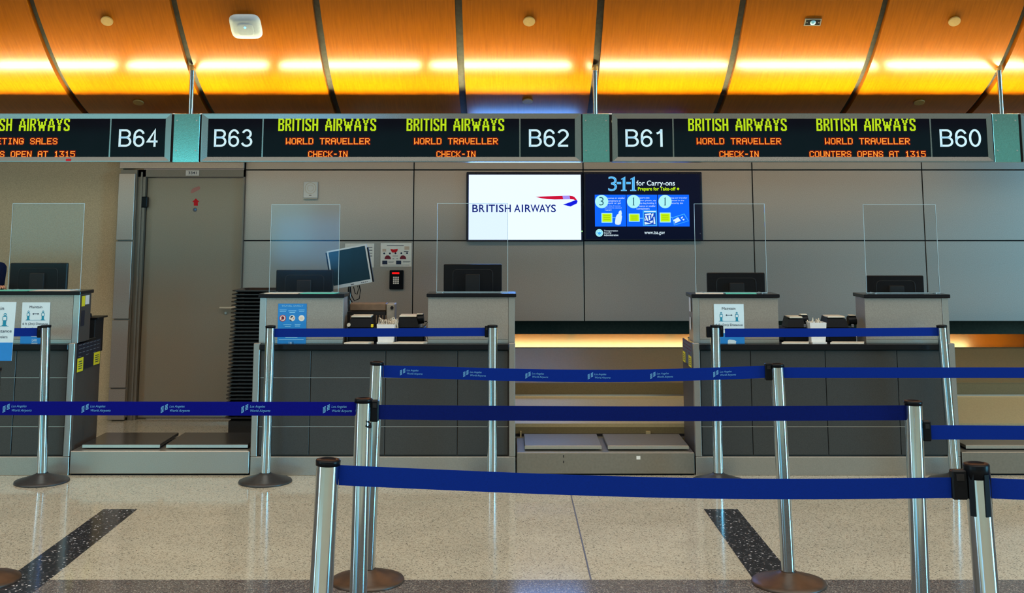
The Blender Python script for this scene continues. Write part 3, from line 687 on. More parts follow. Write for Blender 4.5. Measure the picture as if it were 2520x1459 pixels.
# ------------------------------------------------------------------ CEILING FITTINGS
def ceil_hit(px, py):
    d = ray(px, py); lo, hi = 7.0, 10.5
    for _ in range(50):
        m_ = (lo + hi) / 2; z = H + d.z * (m_ / d.y)
        if z < ceil_z(m_): lo = m_
        else: hi = m_
    Y = (lo + hi) / 2
    return Vector((d.x * Y / d.y, Y, ceil_z(Y))), ceil_n(Y)
def cframe(px, py):
    p, n = ceil_hit(px, py); v = Vector((0, -n.z, n.y));  v = v if v.z > 0 else -v
    f_ = Fr(p, (1, 0, 0), v)
    if f_.n.dot(n) < 0: f_.n = n
    return f_
for px, py, r, lab in ((264, 50, .045, 'flat round ceiling cover in the upper left veneer panel'), (1302, 51, .045, 'flat round ceiling cover in the upper middle veneer panel'), (2348, 51, .045, 'flat round ceiling cover in the upper right veneer panel'),
                       (341, 250, .043, 'small round ceiling cover just above the B64 sign'), (1298, 247, .043, 'small round ceiling cover in the blue glow above the B62 sign'), (2262, 250, .043, 'small round ceiling cover above the B60 sign')):
    f_ = cframe(px, py); t = thing('cover_disc', lab, 'ceiling cover', f_.o, 'round ceiling covers')
    T = Matrix((f_.u, f_.v, f_.n)).transposed()
    MB().lathe([(0, .014), (r * .97, .014), (r, .010), (r, .004)], f_.o, 32, T, smooth=False).build('plate', 'disc', t)
    MB().lathe([(r * .8, .006), (r * .8, -.002)], f_.o, 24, T).build('collar', 'rib', t)
f_ = cframe(607, 58); t = thing('wifi_access_point', 'white rounded square wireless access point on the veneer ceiling', 'access point', f_.o)
T = Matrix((f_.u, f_.v, f_.n)).transposed()
def squircle(mb, f_, rings, e=4.5, n=40, c=(0, 0)):
    vs = []; fs = []
    for r, d in rings:
        for k in range(n):
            a = 2 * math.pi * k / n; ca, sa = math.cos(a), math.sin(a)
            q = (abs(ca) ** e + abs(sa) ** e) ** (-1 / e); vs.append(f_.p(c[0] + r * q * ca, c[1] + r * q * sa, d))
    for i in range(len(rings) - 1):
        for k in range(n): fs.append((i * n + k, i * n + (k + 1) % n, (i + 1) * n + (k + 1) % n, (i + 1) * n + k))
    fs.append(tuple((len(rings) - 1) * n + k for k in range(n)))
    return mb.add(vs, fs, True)
squircle(MB(), f_, [(.085, 0), (.085, .02), (.112, .022), (.117, .032), (.112, .046), (.085, .056), (.05, .058)]).build('housing', mat('access_point_white', (.40, .43, .45), .4, noise=.03, nscale=60, spec=.2), t)
squircle(MB(), f_, [(.060, .0575), (.058, .060), (.052, .0605)], c=(0, -.012)).build('badge', bpy.data.materials['access_point_white'], t)
f_.disc(MB(), 0, .012, .010, .0625, .002).build('status_light', 'led_w', t)
f_ = cframe(2000, 54); t = thing('ceiling_sensor', 'small rectangular silver sensor with blue lens on the ceiling', 'sensor', f_.o)
MB().box(-.06, .06, -.032, .032, 0, .006, T=Matrix((f_.u, f_.v, f_.n)).transposed().to_4x4()).add([], []).build
mb = MB(); f_.rect(mb, -.062, -.034, .062, .034, .006, .006); mb.build('frame', 'steel_l', t)
f_.rect(MB(), -.054, -.024, .054, .024, .0075, .001).build('dark_face', 'black', t)
squircle(MB(), f_, [(.020, .007), (.019, .012), (.010, .016)], 3.0, 20).build('lens', mat('blue_lens', (.25, .55, .65), .15), t)
for a in (-.044, .044): f_.disc(MB(), a, 0, .004, .009, .001, 8).build('screw', 'steel_l', t)

# ------------------------------------------------------------------ COUNTERS
CF = 8.34; LZ = .903
def counter(x0, x1, pods, label):
    t = thing('check_in_counter', label, 'counter', ((x0 + x1) / 2, CF + .3, 0), 'check-in counters')
    bx('plinth', 'plinth', t, x0, x1, CF + .002, CF + .52, 0, .127, b=.003)
    bx('core', 'counter_side', t, x0 + .004, x1 - .004, CF + .035, CF + .545, .128, LZ - .042)
    for a, b in ((x0, x0 + .044), (x1 - .044, x1)): bx('end_post', 'plinth', t, a, b, CF, CF + .05, .129, LZ + .006, b=.003)
    js = [x0 + .050, x0 + .41, x0 + .945, x0 + 1.46, x1 - .050]; zs_ = [.134, .330, .668, LZ - .044]
    for i in range(4):
        for k in range(3): bx('front_panel', 'counter', t, js[i] + .0025, js[i + 1] - .0025, CF + .018, CF + .034, zs_[k] + .003, zs_[k + 1] - .003, b=.002)
    mb = MB()
    for z in zs_[1:3]: mb.box(x0 + .05, x1 - .05, CF + .022, CF + .034, z - .0024, z + .0024)
    mb.build('joint_strip', 'steel', t)
    bx('ledge', 'slab', t, x0 + .046, x1 - .046, CF - .004, CF + .56, LZ - .040, LZ, b=.004)
    for (a, b, top, outer) in pods:
        sz = top - .026
        body = bx('pod_body', 'pod', t, a + .006, b - .006, CF + .085, CF + .30, LZ + .0005, sz, b=.002)
        e0, e1 = (a, a + .045) if outer < 0 else (b - .045, b)
        m0, m1 = (e1 + .003, b) if outer < 0 else (a, e0 - .003)
        bx('pod_front', 'pod', t, m0, m1, CF + .078, CF + .086, LZ + .028, sz - .001, b=.001)
        bx('pod_edge', 'steel', t, e0, e1, CF + .076, CF + .086, LZ + .001, sz - .001, b=.001)
        bx('pod_foot_rail', 'steel', t, m0, m1, CF + .078, CF + .086, LZ + .001, LZ + .025, b=.001)
        bx('pod_side', 'counter_side' if outer < 0 and a < -4 else 'pod', t, *((b - .003, b) if outer < 0 else (a, a + .003)), CF + .087, CF + .30, LZ + .001, sz - .001)
        bx('pod_top', 'slab', t, a - .010, b + .010, CF + .055, CF + .33, sz, top, b=.004)
    return t
C0 = counter(-4.98, -3.10, [(-4.97, -4.34, 1.27, -1), (-3.735, -3.108, 1.272, 1)], 'check-in counter at far left beside the closed door')
C1 = counter(-1.82, .052, [(-1.80, -1.195, 1.253, -1), (-.580, .050, 1.256, 1)], 'check-in counter in the middle with the blue poster on its left pod')
C2 = counter(1.327, 3.197, [(1.340, 1.960, 1.252, -1), (2.590, 3.196, 1.250, 1)], 'check-in counter at the right with a worn sticker on its distancing sign')
bx('pod_outer_side', 'counter_side', C0, -3.1095, -3.1065, CF + .09, CF + .30, LZ + .004, 1.244)

def side_labels(parent, X, sgn, quad_px, labels, textcol):
    """a dark instruction panel on the end of a counter; quad given by pixels on the plane x = X"""
    xx = X + sgn * .004
    c_ = [atX(px, py, xx) for px, py in quad_px]
    ya, yb = min(p.y for p in c_), max(p.y for p in c_); za, zb = min(p.z for p in c_), max(p.z for p in c_)
    pl = bx('instruction_panel', 'labelgrey' if sgn < 0 else 'labeldark', parent, X, xx, max(ya, CF + .052), min(yb, CF + .54), za + .01, zb - .01)
    ya, yb = max(ya, CF + .052), min(yb, CF + .54)
    fr = Fr((xx, yb if sgn < 0 else ya, za), (0, -1 if sgn < 0 else 1, 0)); L = yb - ya; Hh = zb - za
    for a, b, c0, d0 in labels:
        y_ = fr.rect(MB(), a * L, c0 * Hh, b * L, d0 * Hh, .002).build('yellow_label', 'yellow', pl)
    mb = MB()
    for a, b, c0, d0 in labels:
        for k in range(4): fr.rect(mb, (a + (b - a) * .2) * L, (c0 + (d0 - c0) * (.2 + .17 * k)) * Hh, (a + (b - a) * .8) * L, (c0 + (d0 - c0) * (.26 + .17 * k)) * Hh, .003)
    mb.build('label_print', 'ink', pl)
    mb = MB()
    for c0 in range(6):
        for r in range(3 if c0 % 2 else 4): fr.rect(mb, (.04 + c0 * .155) * L, (.90 - r * .13) * Hh, (.15 + c0 * .155) * L, (.925 - r * .13) * Hh, .002)
    mb.build('white_print', textcol, pl)
    return pl
side_labels(C0, -3.10, 1, ((181, 848), (249, 829), (179, 920), (246, 890)), ((0.0, .25, .0, .47), (.70, .97, .06, .50)), 'labelgrey')
side_labels(C2, 1.327, -1, ((1680, 832), (1712, 848), (1681, 890), (1712, 914)), ((.02, .30, .04, .45), (.66, .95, .02, .44)), 'maroon')
px_ = -3.1063; mb = MB()
fr = Fr((px_, CF + .10, 1.10), (0, 1, 0)); fr.rect(MB(), 0.01, .06, .075, .135).build('yellow_label', 'yellow', C0); fr.rect(MB(), .08, .07, .16, .135).build('white_label', 'paper_w', C0)
fr.rect(MB(), .01, -.08, .08, .03).build('dark_label', 'labeldark', C0)
fr = Fr((1.3395, CF + .28, 1.0), (0, -1, 0)); fr.rect(MB(), .05, .12, .12, .22).build('white_label', 'paper_w', C2); fr.rect(MB(), .06, -.01, .11, .08).build('white_label', 'paper_w', C2)

# ------------------------------------------------------------------ SCALES AND CONVEYORS
def scale(x0, x1, zt_, dark, label, screws=()):
    t = thing('baggage_scale', label, 'scale', ((x0 + x1) / 2, CF + .3, 0), 'baggage scales')
    bx('front_box', 'plinth' if dark else 'plate_s', t, x0 + .008, x1 - .008, CF, CF + .60, .012, zt_, b=.004)
    bx('base_shadow_gap', 'gap', t, x0 + .015, x1 - .015, CF + .02, CF + .58, 0, .012)
    xm_ = x0 + (x1 - x0) * .50
    for a, b in ((x0 + .065, xm_ - .022), (xm_ + .022, x1 - .035)):
        p = bx('weigh_plate', 'plate_d' if dark else 'plate_s', t, a, b, CF + .075, CF + .54, zt_ + .012, zt_ + .034, b=.003)
        bx('plate_edge', 'steel_l', p, a, b, CF + .071, CF + .075, zt_ + .010, zt_ + .031)
        mb = MB()
        for k in (.1, .9): mb.box(a + (b - a) * k - .02, a + (b - a) * k + .02, CF + .2, CF + .4, zt_ - .001, zt_ + .013)
        mb.build('plate_support', 'gap', p)
    return t
scale(-3.10, -1.82, .166, True, 'baggage scale with two dark plates in front of the door')
s1 = scale(.055, 1.325, .156, False, 'baggage scale with two steel plates below the bright screens')
scale(3.20, 4.47, .160, False, 'baggage scale cut off at the right edge of the frame')
fr = Fr((0, CF, 0))
p = at(1571, 1126, CF); fr.rect(MB(), p.x - .014, p.z - .012, p.x + .014, p.z + .012).build('white_sticker', 'paper_w', s1)
p = at(1387, 1130, CF)
for dz in (.02, -.018): fr.rect(MB(), p.x - .003, p.z + dz - .008, p.x + .003, p.z + dz + .008).build('scratch_mark', 'gap', s1)
def incline(x0, x1, label):
    t = thing('inclined_conveyor', label, 'conveyor', ((x0 + x1) / 2, 9.4, 0), 'inclined conveyors')
    def pr(name, m, poly, par=t, a=x0, b=x1): return MB().prism([(a, y, z) for y, z in poly], (b - a, 0, 0)).build(name, m, par)
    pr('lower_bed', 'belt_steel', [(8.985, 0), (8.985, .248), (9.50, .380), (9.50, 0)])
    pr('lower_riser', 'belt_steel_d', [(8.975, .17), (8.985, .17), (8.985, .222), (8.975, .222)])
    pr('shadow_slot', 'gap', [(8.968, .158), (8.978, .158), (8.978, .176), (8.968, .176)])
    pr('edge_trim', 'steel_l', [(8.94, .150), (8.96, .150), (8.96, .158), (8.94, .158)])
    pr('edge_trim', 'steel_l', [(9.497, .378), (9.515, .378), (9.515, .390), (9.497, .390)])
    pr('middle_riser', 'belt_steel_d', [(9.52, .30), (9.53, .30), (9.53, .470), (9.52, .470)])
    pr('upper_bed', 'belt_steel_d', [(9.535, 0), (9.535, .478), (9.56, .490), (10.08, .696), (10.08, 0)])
    for k, z in ((.66, .16), (.09, .16)): bx('bracket', 'belt_steel', t, x0 + (x1 - x0) * k, x0 + (x1 - x0) * k + (.035 if k > .5 else .012), 8.945, 8.975, z - .01, z + .035)
    return t
incline(-.06, 1.62, 'stepped steel conveyor rising behind the middle scale')
incline(3.06, 4.9, 'stepped steel conveyor behind the scale at the right edge')
t = thing('collector_belt', 'long baggage belt with glossy sloped guard under the wall', 'conveyor', (2.6, 10.4, 0))
MB().prism([(.04, 10.10, .690), (.04, 10.10, .702), (.04, 10.168, .807), (.04, 10.178, .807), (.04, 10.18, .69)], (5.6, 0, 0)).build('sloped_guard', 'glosssteel', t)
bx('belt', 'blackm', t, .04, 5.64, 10.2, 11.05, .60, .66); bx('bed', 'belt_steel_d', t, .04, 5.64, 10.185, 11.08, 0, .59)
bx('back_guard', mat('recess_brown', (.10, .075, .05), .7, spec=.03, noise=.1, nscale=60), t, .04, 5.64, 11.06, 11.09, .66, .868)

# ------------------------------------------------------------------ THINGS ON THE COUNTERS
def sheet_on(name, label, px, z, m, group, th=.0025, cat='paper'):
    pts = [flo(x, y, z) for x, y in px]
    return tag(MB().prism([(p.x, p.y, z + .0006 + th) for p in pts], (0, 0, -th)).build(name, m, None, pts[0]), label, cat, group)
PT = {0: 1.272, 1: 1.253, 2: 1.256, 3: 1.252, 4: 1.250}
def qd(x0, x1, z, y0, y1, sk=0.0):   # quad on a pod top by world depth
    return [(x0, y0), (x1, y0), (x1 + sk, y1), (x0 + sk, y1)]
def sheet_w(name, label, q, z, m, group, th=.003):
    return tag(MB().prism([(x, y, z + .0006 + th) for x, y in q], (0, 0, -th)).build(name, m, None, (q[0][0], q[0][1], z)), label, 'paper', group)
yf, yb_ = CF + .066, CF + .255
def PXx(px, Y=CF + .07): return at(px, 722, Y).x
for (i, a, b, m, lab) in ((0, -60, 66, 'paper_t', 'teal paper sheet on the left counter pod beside the person'), (0, 72, 170, 'paper', 'cream paper sheet on the left counter pod before the monitor'),
                          (1, 650, 732, 'paper', 'cream paper sheet on the middle counter left pod'), (1, 738, 822, 'paper_t', 'teal paper sheet on the middle counter left pod'),
                          (3, 1712, 1780, 'paper', 'cream paper sheet on the right counter left pod'), (3, 1786, 1862, 'paper_t', 'teal paper sheet on the right counter left pod')):
    sheet_w('paper_sheet', lab, qd(PXx(a), PXx(b), 0, yf, yb_ - .045, .02), PT[i], m, 'sheets on the counter pods')
for (a, b, lab) in ((848, 918, 'cream paper lying in front of the left boarding printer, middle counter'), (966, 1053, 'cream paper lying in front of the right boarding printer, middle counter'),
                    (1921, 1996, 'cream paper lying in front of the left boarding printer, right counter'), (2040, 2132, 'cream paper lying in front of the right boarding printer, right counter')):
    x0, x1 = at(a, 850, CF + .05).x, at(b, 850, CF + .05).x
    sheet_w('paper_sheet', lab, [(x0, CF + .015), (x1 - .03, CF + .008), (x1, CF + .095), (x0 + .04, CF + .105)], LZ, 'paper', 'papers on the counter ledges', .010)

def shield(px, i, label):
    Y = CF + .20; x0, y0, x1, y1_ = px
    a, b = at(x0, y0, Y), at(x1, y0, Y); z0_, z1_ = PT[i] + .001, (a.z + b.z) / 2; xa = at(x0, y1_, Y).x; xb = at(x1, y1_, Y).x
    xa, xb = (xa + a.x) / 2, (xb + b.x) / 2
    t = thing('acrylic_shield', label, 'shield', ((xa + xb) / 2, Y, z0_), 'acrylic counter shields')
    bx('sheet', 'acrylic', t, xa + .004, xb - .004, Y, Y + .004, z0_ + .005, z1_ - .003)
    for e in ((xa, xa + .003, z0_ + .005, z1_), (xb - .003, xb, z0_ + .005, z1_), (xa + .003, xb - .003, z1_ - .0025, z1_)): bx('edge', 'acredge', t, e[0], e[1], Y, Y + .004, e[2], e[3])
    for x in (xa + .05, xb - .05): bx('foot', 'acredge', t, x - .004, x + .004, Y - .06, Y + .07, z0_, z0_ + .006)
    bx('foot_bar', 'acredge', t, xa, xb, Y - .003, Y + .007, z0_, z0_ + .005)
    return t
shield((25, 500, 203, 715), 0, 'clear acrylic shield on the far left counter')
shield((665, 503, 835, 718), 1, 'clear acrylic shield on the left pod of the middle counter, with blue reflection')
shield((1075, 500, 1250, 720), 2, 'clear acrylic shield on the right pod of the middle counter, below the white screen')
shield((1710, 501, 1885, 718), 3, 'clear acrylic shield on the left pod of the right counter')
shield((2128, 503, 2308, 722), 4, 'clear acrylic shield on the rightmost pod')

def monitor_back(px0, px1, py, label):
    Y = CF + .44; a, b = at(px0, py, Y), at(px1, py, Y); x0, x1, zt_ = a.x, b.x, (a.z + b.z) / 2; zb = zt_ - .29; xm_ = (x0 + x1) / 2
    t = thing('monitor', label, 'monitor', (xm_, Y, LZ), 'agent monitors seen from behind')
    bx('casing', 'black', t, x0, x1, Y, Y + .035, zb, zt_, b=.006)
    bx('screen', 'lcd', t, x0 + .012, x1 - .012, Y + .035, Y + .037, zb + .012, zt_ - .012)
    bx('mount_plate', 'blackm', t, xm_ - .055, xm_ + .055, Y - .03, Y + .002, zb + .04, zt_ - .075, b=.004)
    pts = [(x0 + .07, Y - .001, zb + .04), (x0 + .07, Y - .001, zt_ - .07)] + [(x0 + .07 + .03 * (1 - math.cos(k * .3927)), Y - .001, zt_ - .07 + .03 * math.sin(k * .3927)) for k in range(1, 5)]
    pts += [(x1 - .07 - .03 * (1 - math.cos(k * .3927)), Y - .001, zt_ - .07 + .03 * math.sin(k * .3927)) for k in range(4, -1, -1)] + [(x1 - .07, Y - .001, zb + .04)]
    MB().tube(pts, .004, 6).build('back_ridge', 'blackm', t)
    bx('stand_neck', 'black', t, xm_ - .035, xm_ + .035, Y - .022, Y - .004, LZ + .012, zb + .08, b=.003)
    bx('stand_foot', 'black', t, xm_ - .12, xm_ + .12, Y - .09, Y + .10, LZ + .0005, LZ + .014, b=.004)
    return t
monitor_back(25, 166, 647, 'black monitor back on the far left counter beside the person')
monitor_back(680, 820, 664, 'black monitor back behind the blue-tinted shield, left pod of middle counter')
monitor_back(1092, 1235, 650, 'black monitor back on the middle counter below the white screen')
monitor_back(1740, 1882, 671, 'black monitor back on the left pod of the right counter')
monitor_back(2133, 2273, 678, 'black monitor back on the rightmost counter pod')

# tilted silver monitor on a pole
YM = 8.93; cp = at(860, 656, YM); ang = math.radians(10.5); ca, sa = math.cos(ang), math.sin(ang)
fr = Fr(cp, (ca, 0, sa), (-sa, 0, ca)); pm = at(857, 760, YM + .06)
t = thing('tilted_monitor', 'silver-framed monitor tilted on a pole above the middle counter', 'monitor', (pm.x, YM + .06, 0))
ww, hh = .155, .148
fr.rect(MB(), -ww, -hh, ww, hh, 0, .028).build('casing', 'bezel', t)
fr.rect(MB(), -ww + .012, -hh + .026, ww - .012, hh - .012, .0012, .001).build('screen', 'lcd', t)
fr.rect(MB(), -.012, -hh + .008, .012, -hh + .014, .0015, .001).build('logo_mark', 'labelgrey', t)
for k in range(4): fr.rect(MB(), .07 + k * .014, -hh + .008, .078 + k * .014, -hh + .014, .002, .002).build('button', 'labelgrey', t)
b_ = fr.p(-ww, -hh - .012); mb = MB(); fr.rect(mb, -ww - .012, -hh, -ww, hh - .01, -.004, .04); fr.rect(mb, ww, -hh, ww + .010, hh - .03, -.006, .036); mb.build('back_shell', 'black', t)
MB().cyl((pm.x, YM + .06, .012), (pm.x + .004, YM + .06, cp.z - .05), .013).build('pole', 'chrome', t)
bx('tilt_head', 'black', t, cp.x - .05, cp.x + .05, YM + .024, YM + .075, cp.z - .06, cp.z + .06, b=.005)
bx('pole_foot', 'black', t, pm.x - .12, pm.x + .12, YM - .02, YM + .20, 0, .015, b=.003)
def atm(x, y, d=.05): p = at(x, y, YM + d); return tuple(p)
MB().tube([atm(862, 705), atm(864, 725), atm(872, 740), atm(884, 735), atm(887, 715), atm(884, 702)], .0045, 6).build('cable', 'cable', t)
MB().tube([atm(858, 705), atm(861, 735), atm(870, 748), atm(884, 752), atm(893, 762), atm(897, 772)], .005, 6).build('cable', 'cable', t)
MB().tube([atm(870, 705), atm(874, 722), atm(879, 724), atm(882, 712), atm(880, 703)], .0035, 6).build('cable', 'cable', t)

# old wide printer on the back of the ledge
p0, p1 = at(858, 747, 8.72), at(970, 835, 8.72)
t = thing('matrix_printer', 'old brown and grey wide document printer behind the white strip box', 'printer', ((p0.x + p1.x) / 2, 8.80, LZ))
zz = p0.z
bx('base', 'blackm', t, p0.x, p1.x, 8.715, 8.885, LZ + .0005, LZ + .10, b=.006)
bx('lid', 'brown_machine', t, p0.x + .005, p1.x - .065, 8.735, 8.885, zz - .055, zz, b=.006)
bx('side_housing', 'grey_machine', t, p1.x - .062, p1.x, 8.725, 8.885, LZ + .102, zz - .002, b=.006)
bx('paper_slot', 'blackm', t, p0.x - .01, p1.x - .066, 8.722, 8.86, LZ + .102, zz - .058, b=.004)
for k in range(12): bx('paper_guide', 'brown_machine', t, p0.x + .015 + k * .024, p0.x + .022 + k * .024, 8.716, 8.722, LZ + .115, zz - .085)
MB().cyl((p1.x - .02, 8.716, zz - .03), (p1.x - .02, 8.728, zz - .03), .012, n=12).build('platen_knob', 'gap', t)
bx('control_panel', 'paper', t, p0.x + .23, p0.x + .285, 8.709, 8.715, LZ + .075, LZ + .085)

def boarding_printer(pxl, pxr, hoodl, hoodr, ytop, label, roll=None, knob=False):
    Y = CF + .13; x0, x1 = at(pxl, 840, Y).x, at(pxr, 840, Y).x; h0, h1 = at(hoodl, 790, Y).x, at(hoodr, 790, Y).x; zt_ = at(900, ytop, Y).z
    t = thing('boarding_printer', label, 'printer', ((x0 + x1) / 2, Y + .1, LZ), 'boarding pass printers')
    bx('base', 'black', t, x0, x1, Y, Y + .21, LZ + .0005, LZ + .105, b=.010)
    mb = MB(); zl = LZ + .107
    vs = [(h0 - .018, Y + .005, zl), (h1 + .018, Y + .005, zl), (h1 + .018, Y + .19, zl), (h0 - .018, Y + .19, zl), (h0, Y + .02, zt_ - .014), (h1, Y + .02, zt_ - .014), (h1, Y + .18, zt_), (h0, Y + .18, zt_)]
    mb.add(vs, [(3, 2, 1, 0), (4, 5, 6, 7), (0, 1, 5, 4), (1, 2, 6, 5), (2, 3, 7, 6), (3, 0, 4, 7)]).build('hood', 'black', t)
    bx('lid', 'cream', t, h0 + .002, h1 - .002, Y + .022, Y + .17, zt_ - .008, zt_ + .004, b=.003)
    bx('slot', 'gap', t, x0 + .03, x1 - .04, Y - .003, Y + .001, LZ + .06, LZ + .07); bx('lip', 'labelgrey', t, x0 + .025, x1 - .035, Y - .012, Y + .0, LZ + .052, LZ + .058)
    bx('button', 'yellow' if knob else 'labelgrey', t, x1 - .030, x1 - .012, Y + .002, Y + .02, LZ + .106, LZ + .130, b=.003)
    if knob: MB().cyl((x0 + .004, Y + .03, LZ + .125), (x0 + .004, Y - .004, LZ + .125), .013, n=14).build('feed_knob', 'cream', t)
    if roll:
        rx, ry = roll; q = at(rx, ry, Y + .09)
        MB().cyl((q.x - .03, Y + .09, q.z - .035), (q.x + .028, Y + .09, q.z - .030), .034, n=20).build('roll_holder', 'black', t)
        MB().box(q.x - .025, q.x + .022, Y + .065, Y + .115, q.z + .0005, q.z + .008, b=.003).build('roll_latch', 'cream', t)
    return t
boarding_printer(856, 922, 862, 913, 779, 'black boarding pass printer with a yellow button, left on middle counter', None, True)
boarding_printer(976, 1044, 981, 1025, 778, 'black boarding pass printer with side roll, right on middle counter', (1034, 774))
boarding_printer(1930, 1990, 1944, 1978, 781, 'black boarding pass printer with lever, left on right counter', (1977, 775))
boarding_printer(2040, 2108, 2039, 2083, 780, 'black boarding pass printer with pale cord, right on right counter', (2096, 777))
def cord(name, pts, r, m, label): return tag(MB().tube(pts, r, 6).build(name, m, None, pts[0]), label, 'cord')
def ap(x, y, Y): return tuple(at(x, y, Y))
cord('printer_cord', [ap(1054, 789, 8.6), ap(1046, 800, 8.62), ap(1039, 812, 8.62), ap(1040, 824, 8.56), ap(1049, 830, 8.5), ap(1051, 838, 8.5)], .004, 'paper', 'pale cord hanging beside the right printer of the middle counter')
cord('printer_cord', [ap(2111, 780, 8.62), ap(2104, 790, 8.64), ap(2098, 802, 8.66), ap(2096, 814, 8.66), ap(2095, 830, 8.66), ap(2100, 838, 8.66)], .004, 'paper', 'pale curved cord beside the right printer of the right counter')

def strip_box(pxl, pxr, ytop, label, messy):
    Y = CF + .06; a, b = at(pxl, ytop, Y), at(pxr, ytop, Y); x0, x1, zt_ = a.x, b.x, a.z
    t = thing('strip_box', label, 'box', ((x0 + x1) / 2, Y + .06, LZ), 'white boxes for tag strips')
    k = .010; zb = LZ + .012; d = .12
    bx('base_plate', 'white', t, x0 + .006, x1 - .010, Y - .03, Y + d, LZ + .0005, LZ + .0115)
    def wall_(q): MB().prism(q, (0, 0, 0)).v
    mb = MB(); o = [(x0, Y), (x1, Y), (x1, Y + d), (x0, Y + d)]; bt = [(x0 + k, Y + .006), (x1 - k, Y + .006), (x1 - k, Y + d - .006), (x0 + k, Y + d - .006)]
    th = .004; oi = [(x0 + th, Y + th), (x1 - th, Y + th), (x1 - th, Y + d - th), (x0 + th, Y + d - th)]
    vs = [(*p, zb) for p in bt] + [(*p, zt_) for p in o] + [(*p, zt_) for p in oi] + [(*p, zt_ - .05) for p in oi]
    fs = [(3, 2, 1, 0)]
    for r in range(3):
        for i in range(4): fs.append((r * 4 + i, r * 4 + (i + 1) % 4, r * 4 + 4 + (i + 1) % 4, r * 4 + 4 + i))
    fs.append((12, 13, 14, 15)); mb.add(vs, fs).build('bin', 'white', t)
    bx('blue_reflection', mat('box_blue_reflection', (.10, .42, .70), .4) if messy else bpy.data.materials['box_blue_reflection'], t, x1 - .036, x1 - .012, Y + .003, Y + .0055, zb + .01, zt_ - .004) if False else None  # switched off: blue light reflected on the box, drawn as a coloured strip
    rnd = random.Random(3 if messy else 5); mb = MB()
    for s_ in range(26 if messy else 9):
        cx_, cy_ = rnd.uniform(x0 + .02, x1 - .02), rnd.uniform(Y + .02, Y + d - .02); a0_ = rnd.uniform(0, 6.28); pts = []
        if messy and s_ > 16: cx_ = x1 + rnd.uniform(-.03, .02)
        dx_, dy_ = rnd.uniform(-.025, .03), rnd.uniform(-.02, .02)
        for q in range(8):
            u = q / 7; pts.append((cx_ + dx_ * u + .009 * math.cos(a0_ + u * 5), cy_ + dy_ * u, zt_ - .045 + (.075 if messy else .06) * math.sin(u * 3.0) * rnd.uniform(.8, 1.15) + .008 * math.sin(a0_ + u * 5)))
        mb.tube(pts, .0032, 4)
    o_ = mb.build('paper_strips', 'strip', None, ((x0 + x1) / 2, Y + .06, zt_)); tag(o_, 'tangle of curled paper strips spilling from the white box on the %s counter' % ('middle' if messy else 'right'), 'strips'); o_['kind'] = 'stuff'
strip_box(927, 972, 798, 'white box overflowing with curled strips between printers, middle counter', True)
strip_box(1993, 2034, 794, 'white box with few strips between printers, right counter', False)

# small black stand beyond the left counter
a_, b_ = at(213, 780, 8.95), at(243, 835, 8.95)
t = thing('label_printer_stand', 'small black stand with a lid at the back of the left counter', 'stand', ((a_.x + b_.x) / 2, 9.0, 0))
bx('box', 'blackm', t, a_.x, b_.x - .02, 8.91, 9.10, b_.z - .1, a_.z - .012, b=.004); bx('lid', 'black', t, a_.x, b_.x + .004, 8.90, 9.12, a_.z - .012, a_.z, b=.003)
bx('post', 'black', t, a_.x + .02, a_.x + .07, 8.97, 9.03, .015, b_.z - .1); bx('foot', 'black', t, a_.x - .06, b_.x + .02, 8.91, 9.10, 0, .015)
MB().lathe([(0, .03), (.03, .025), (.036, 0)], (a_.x - .005, 8.98, a_.z), 14).build('dial', 'black', t)

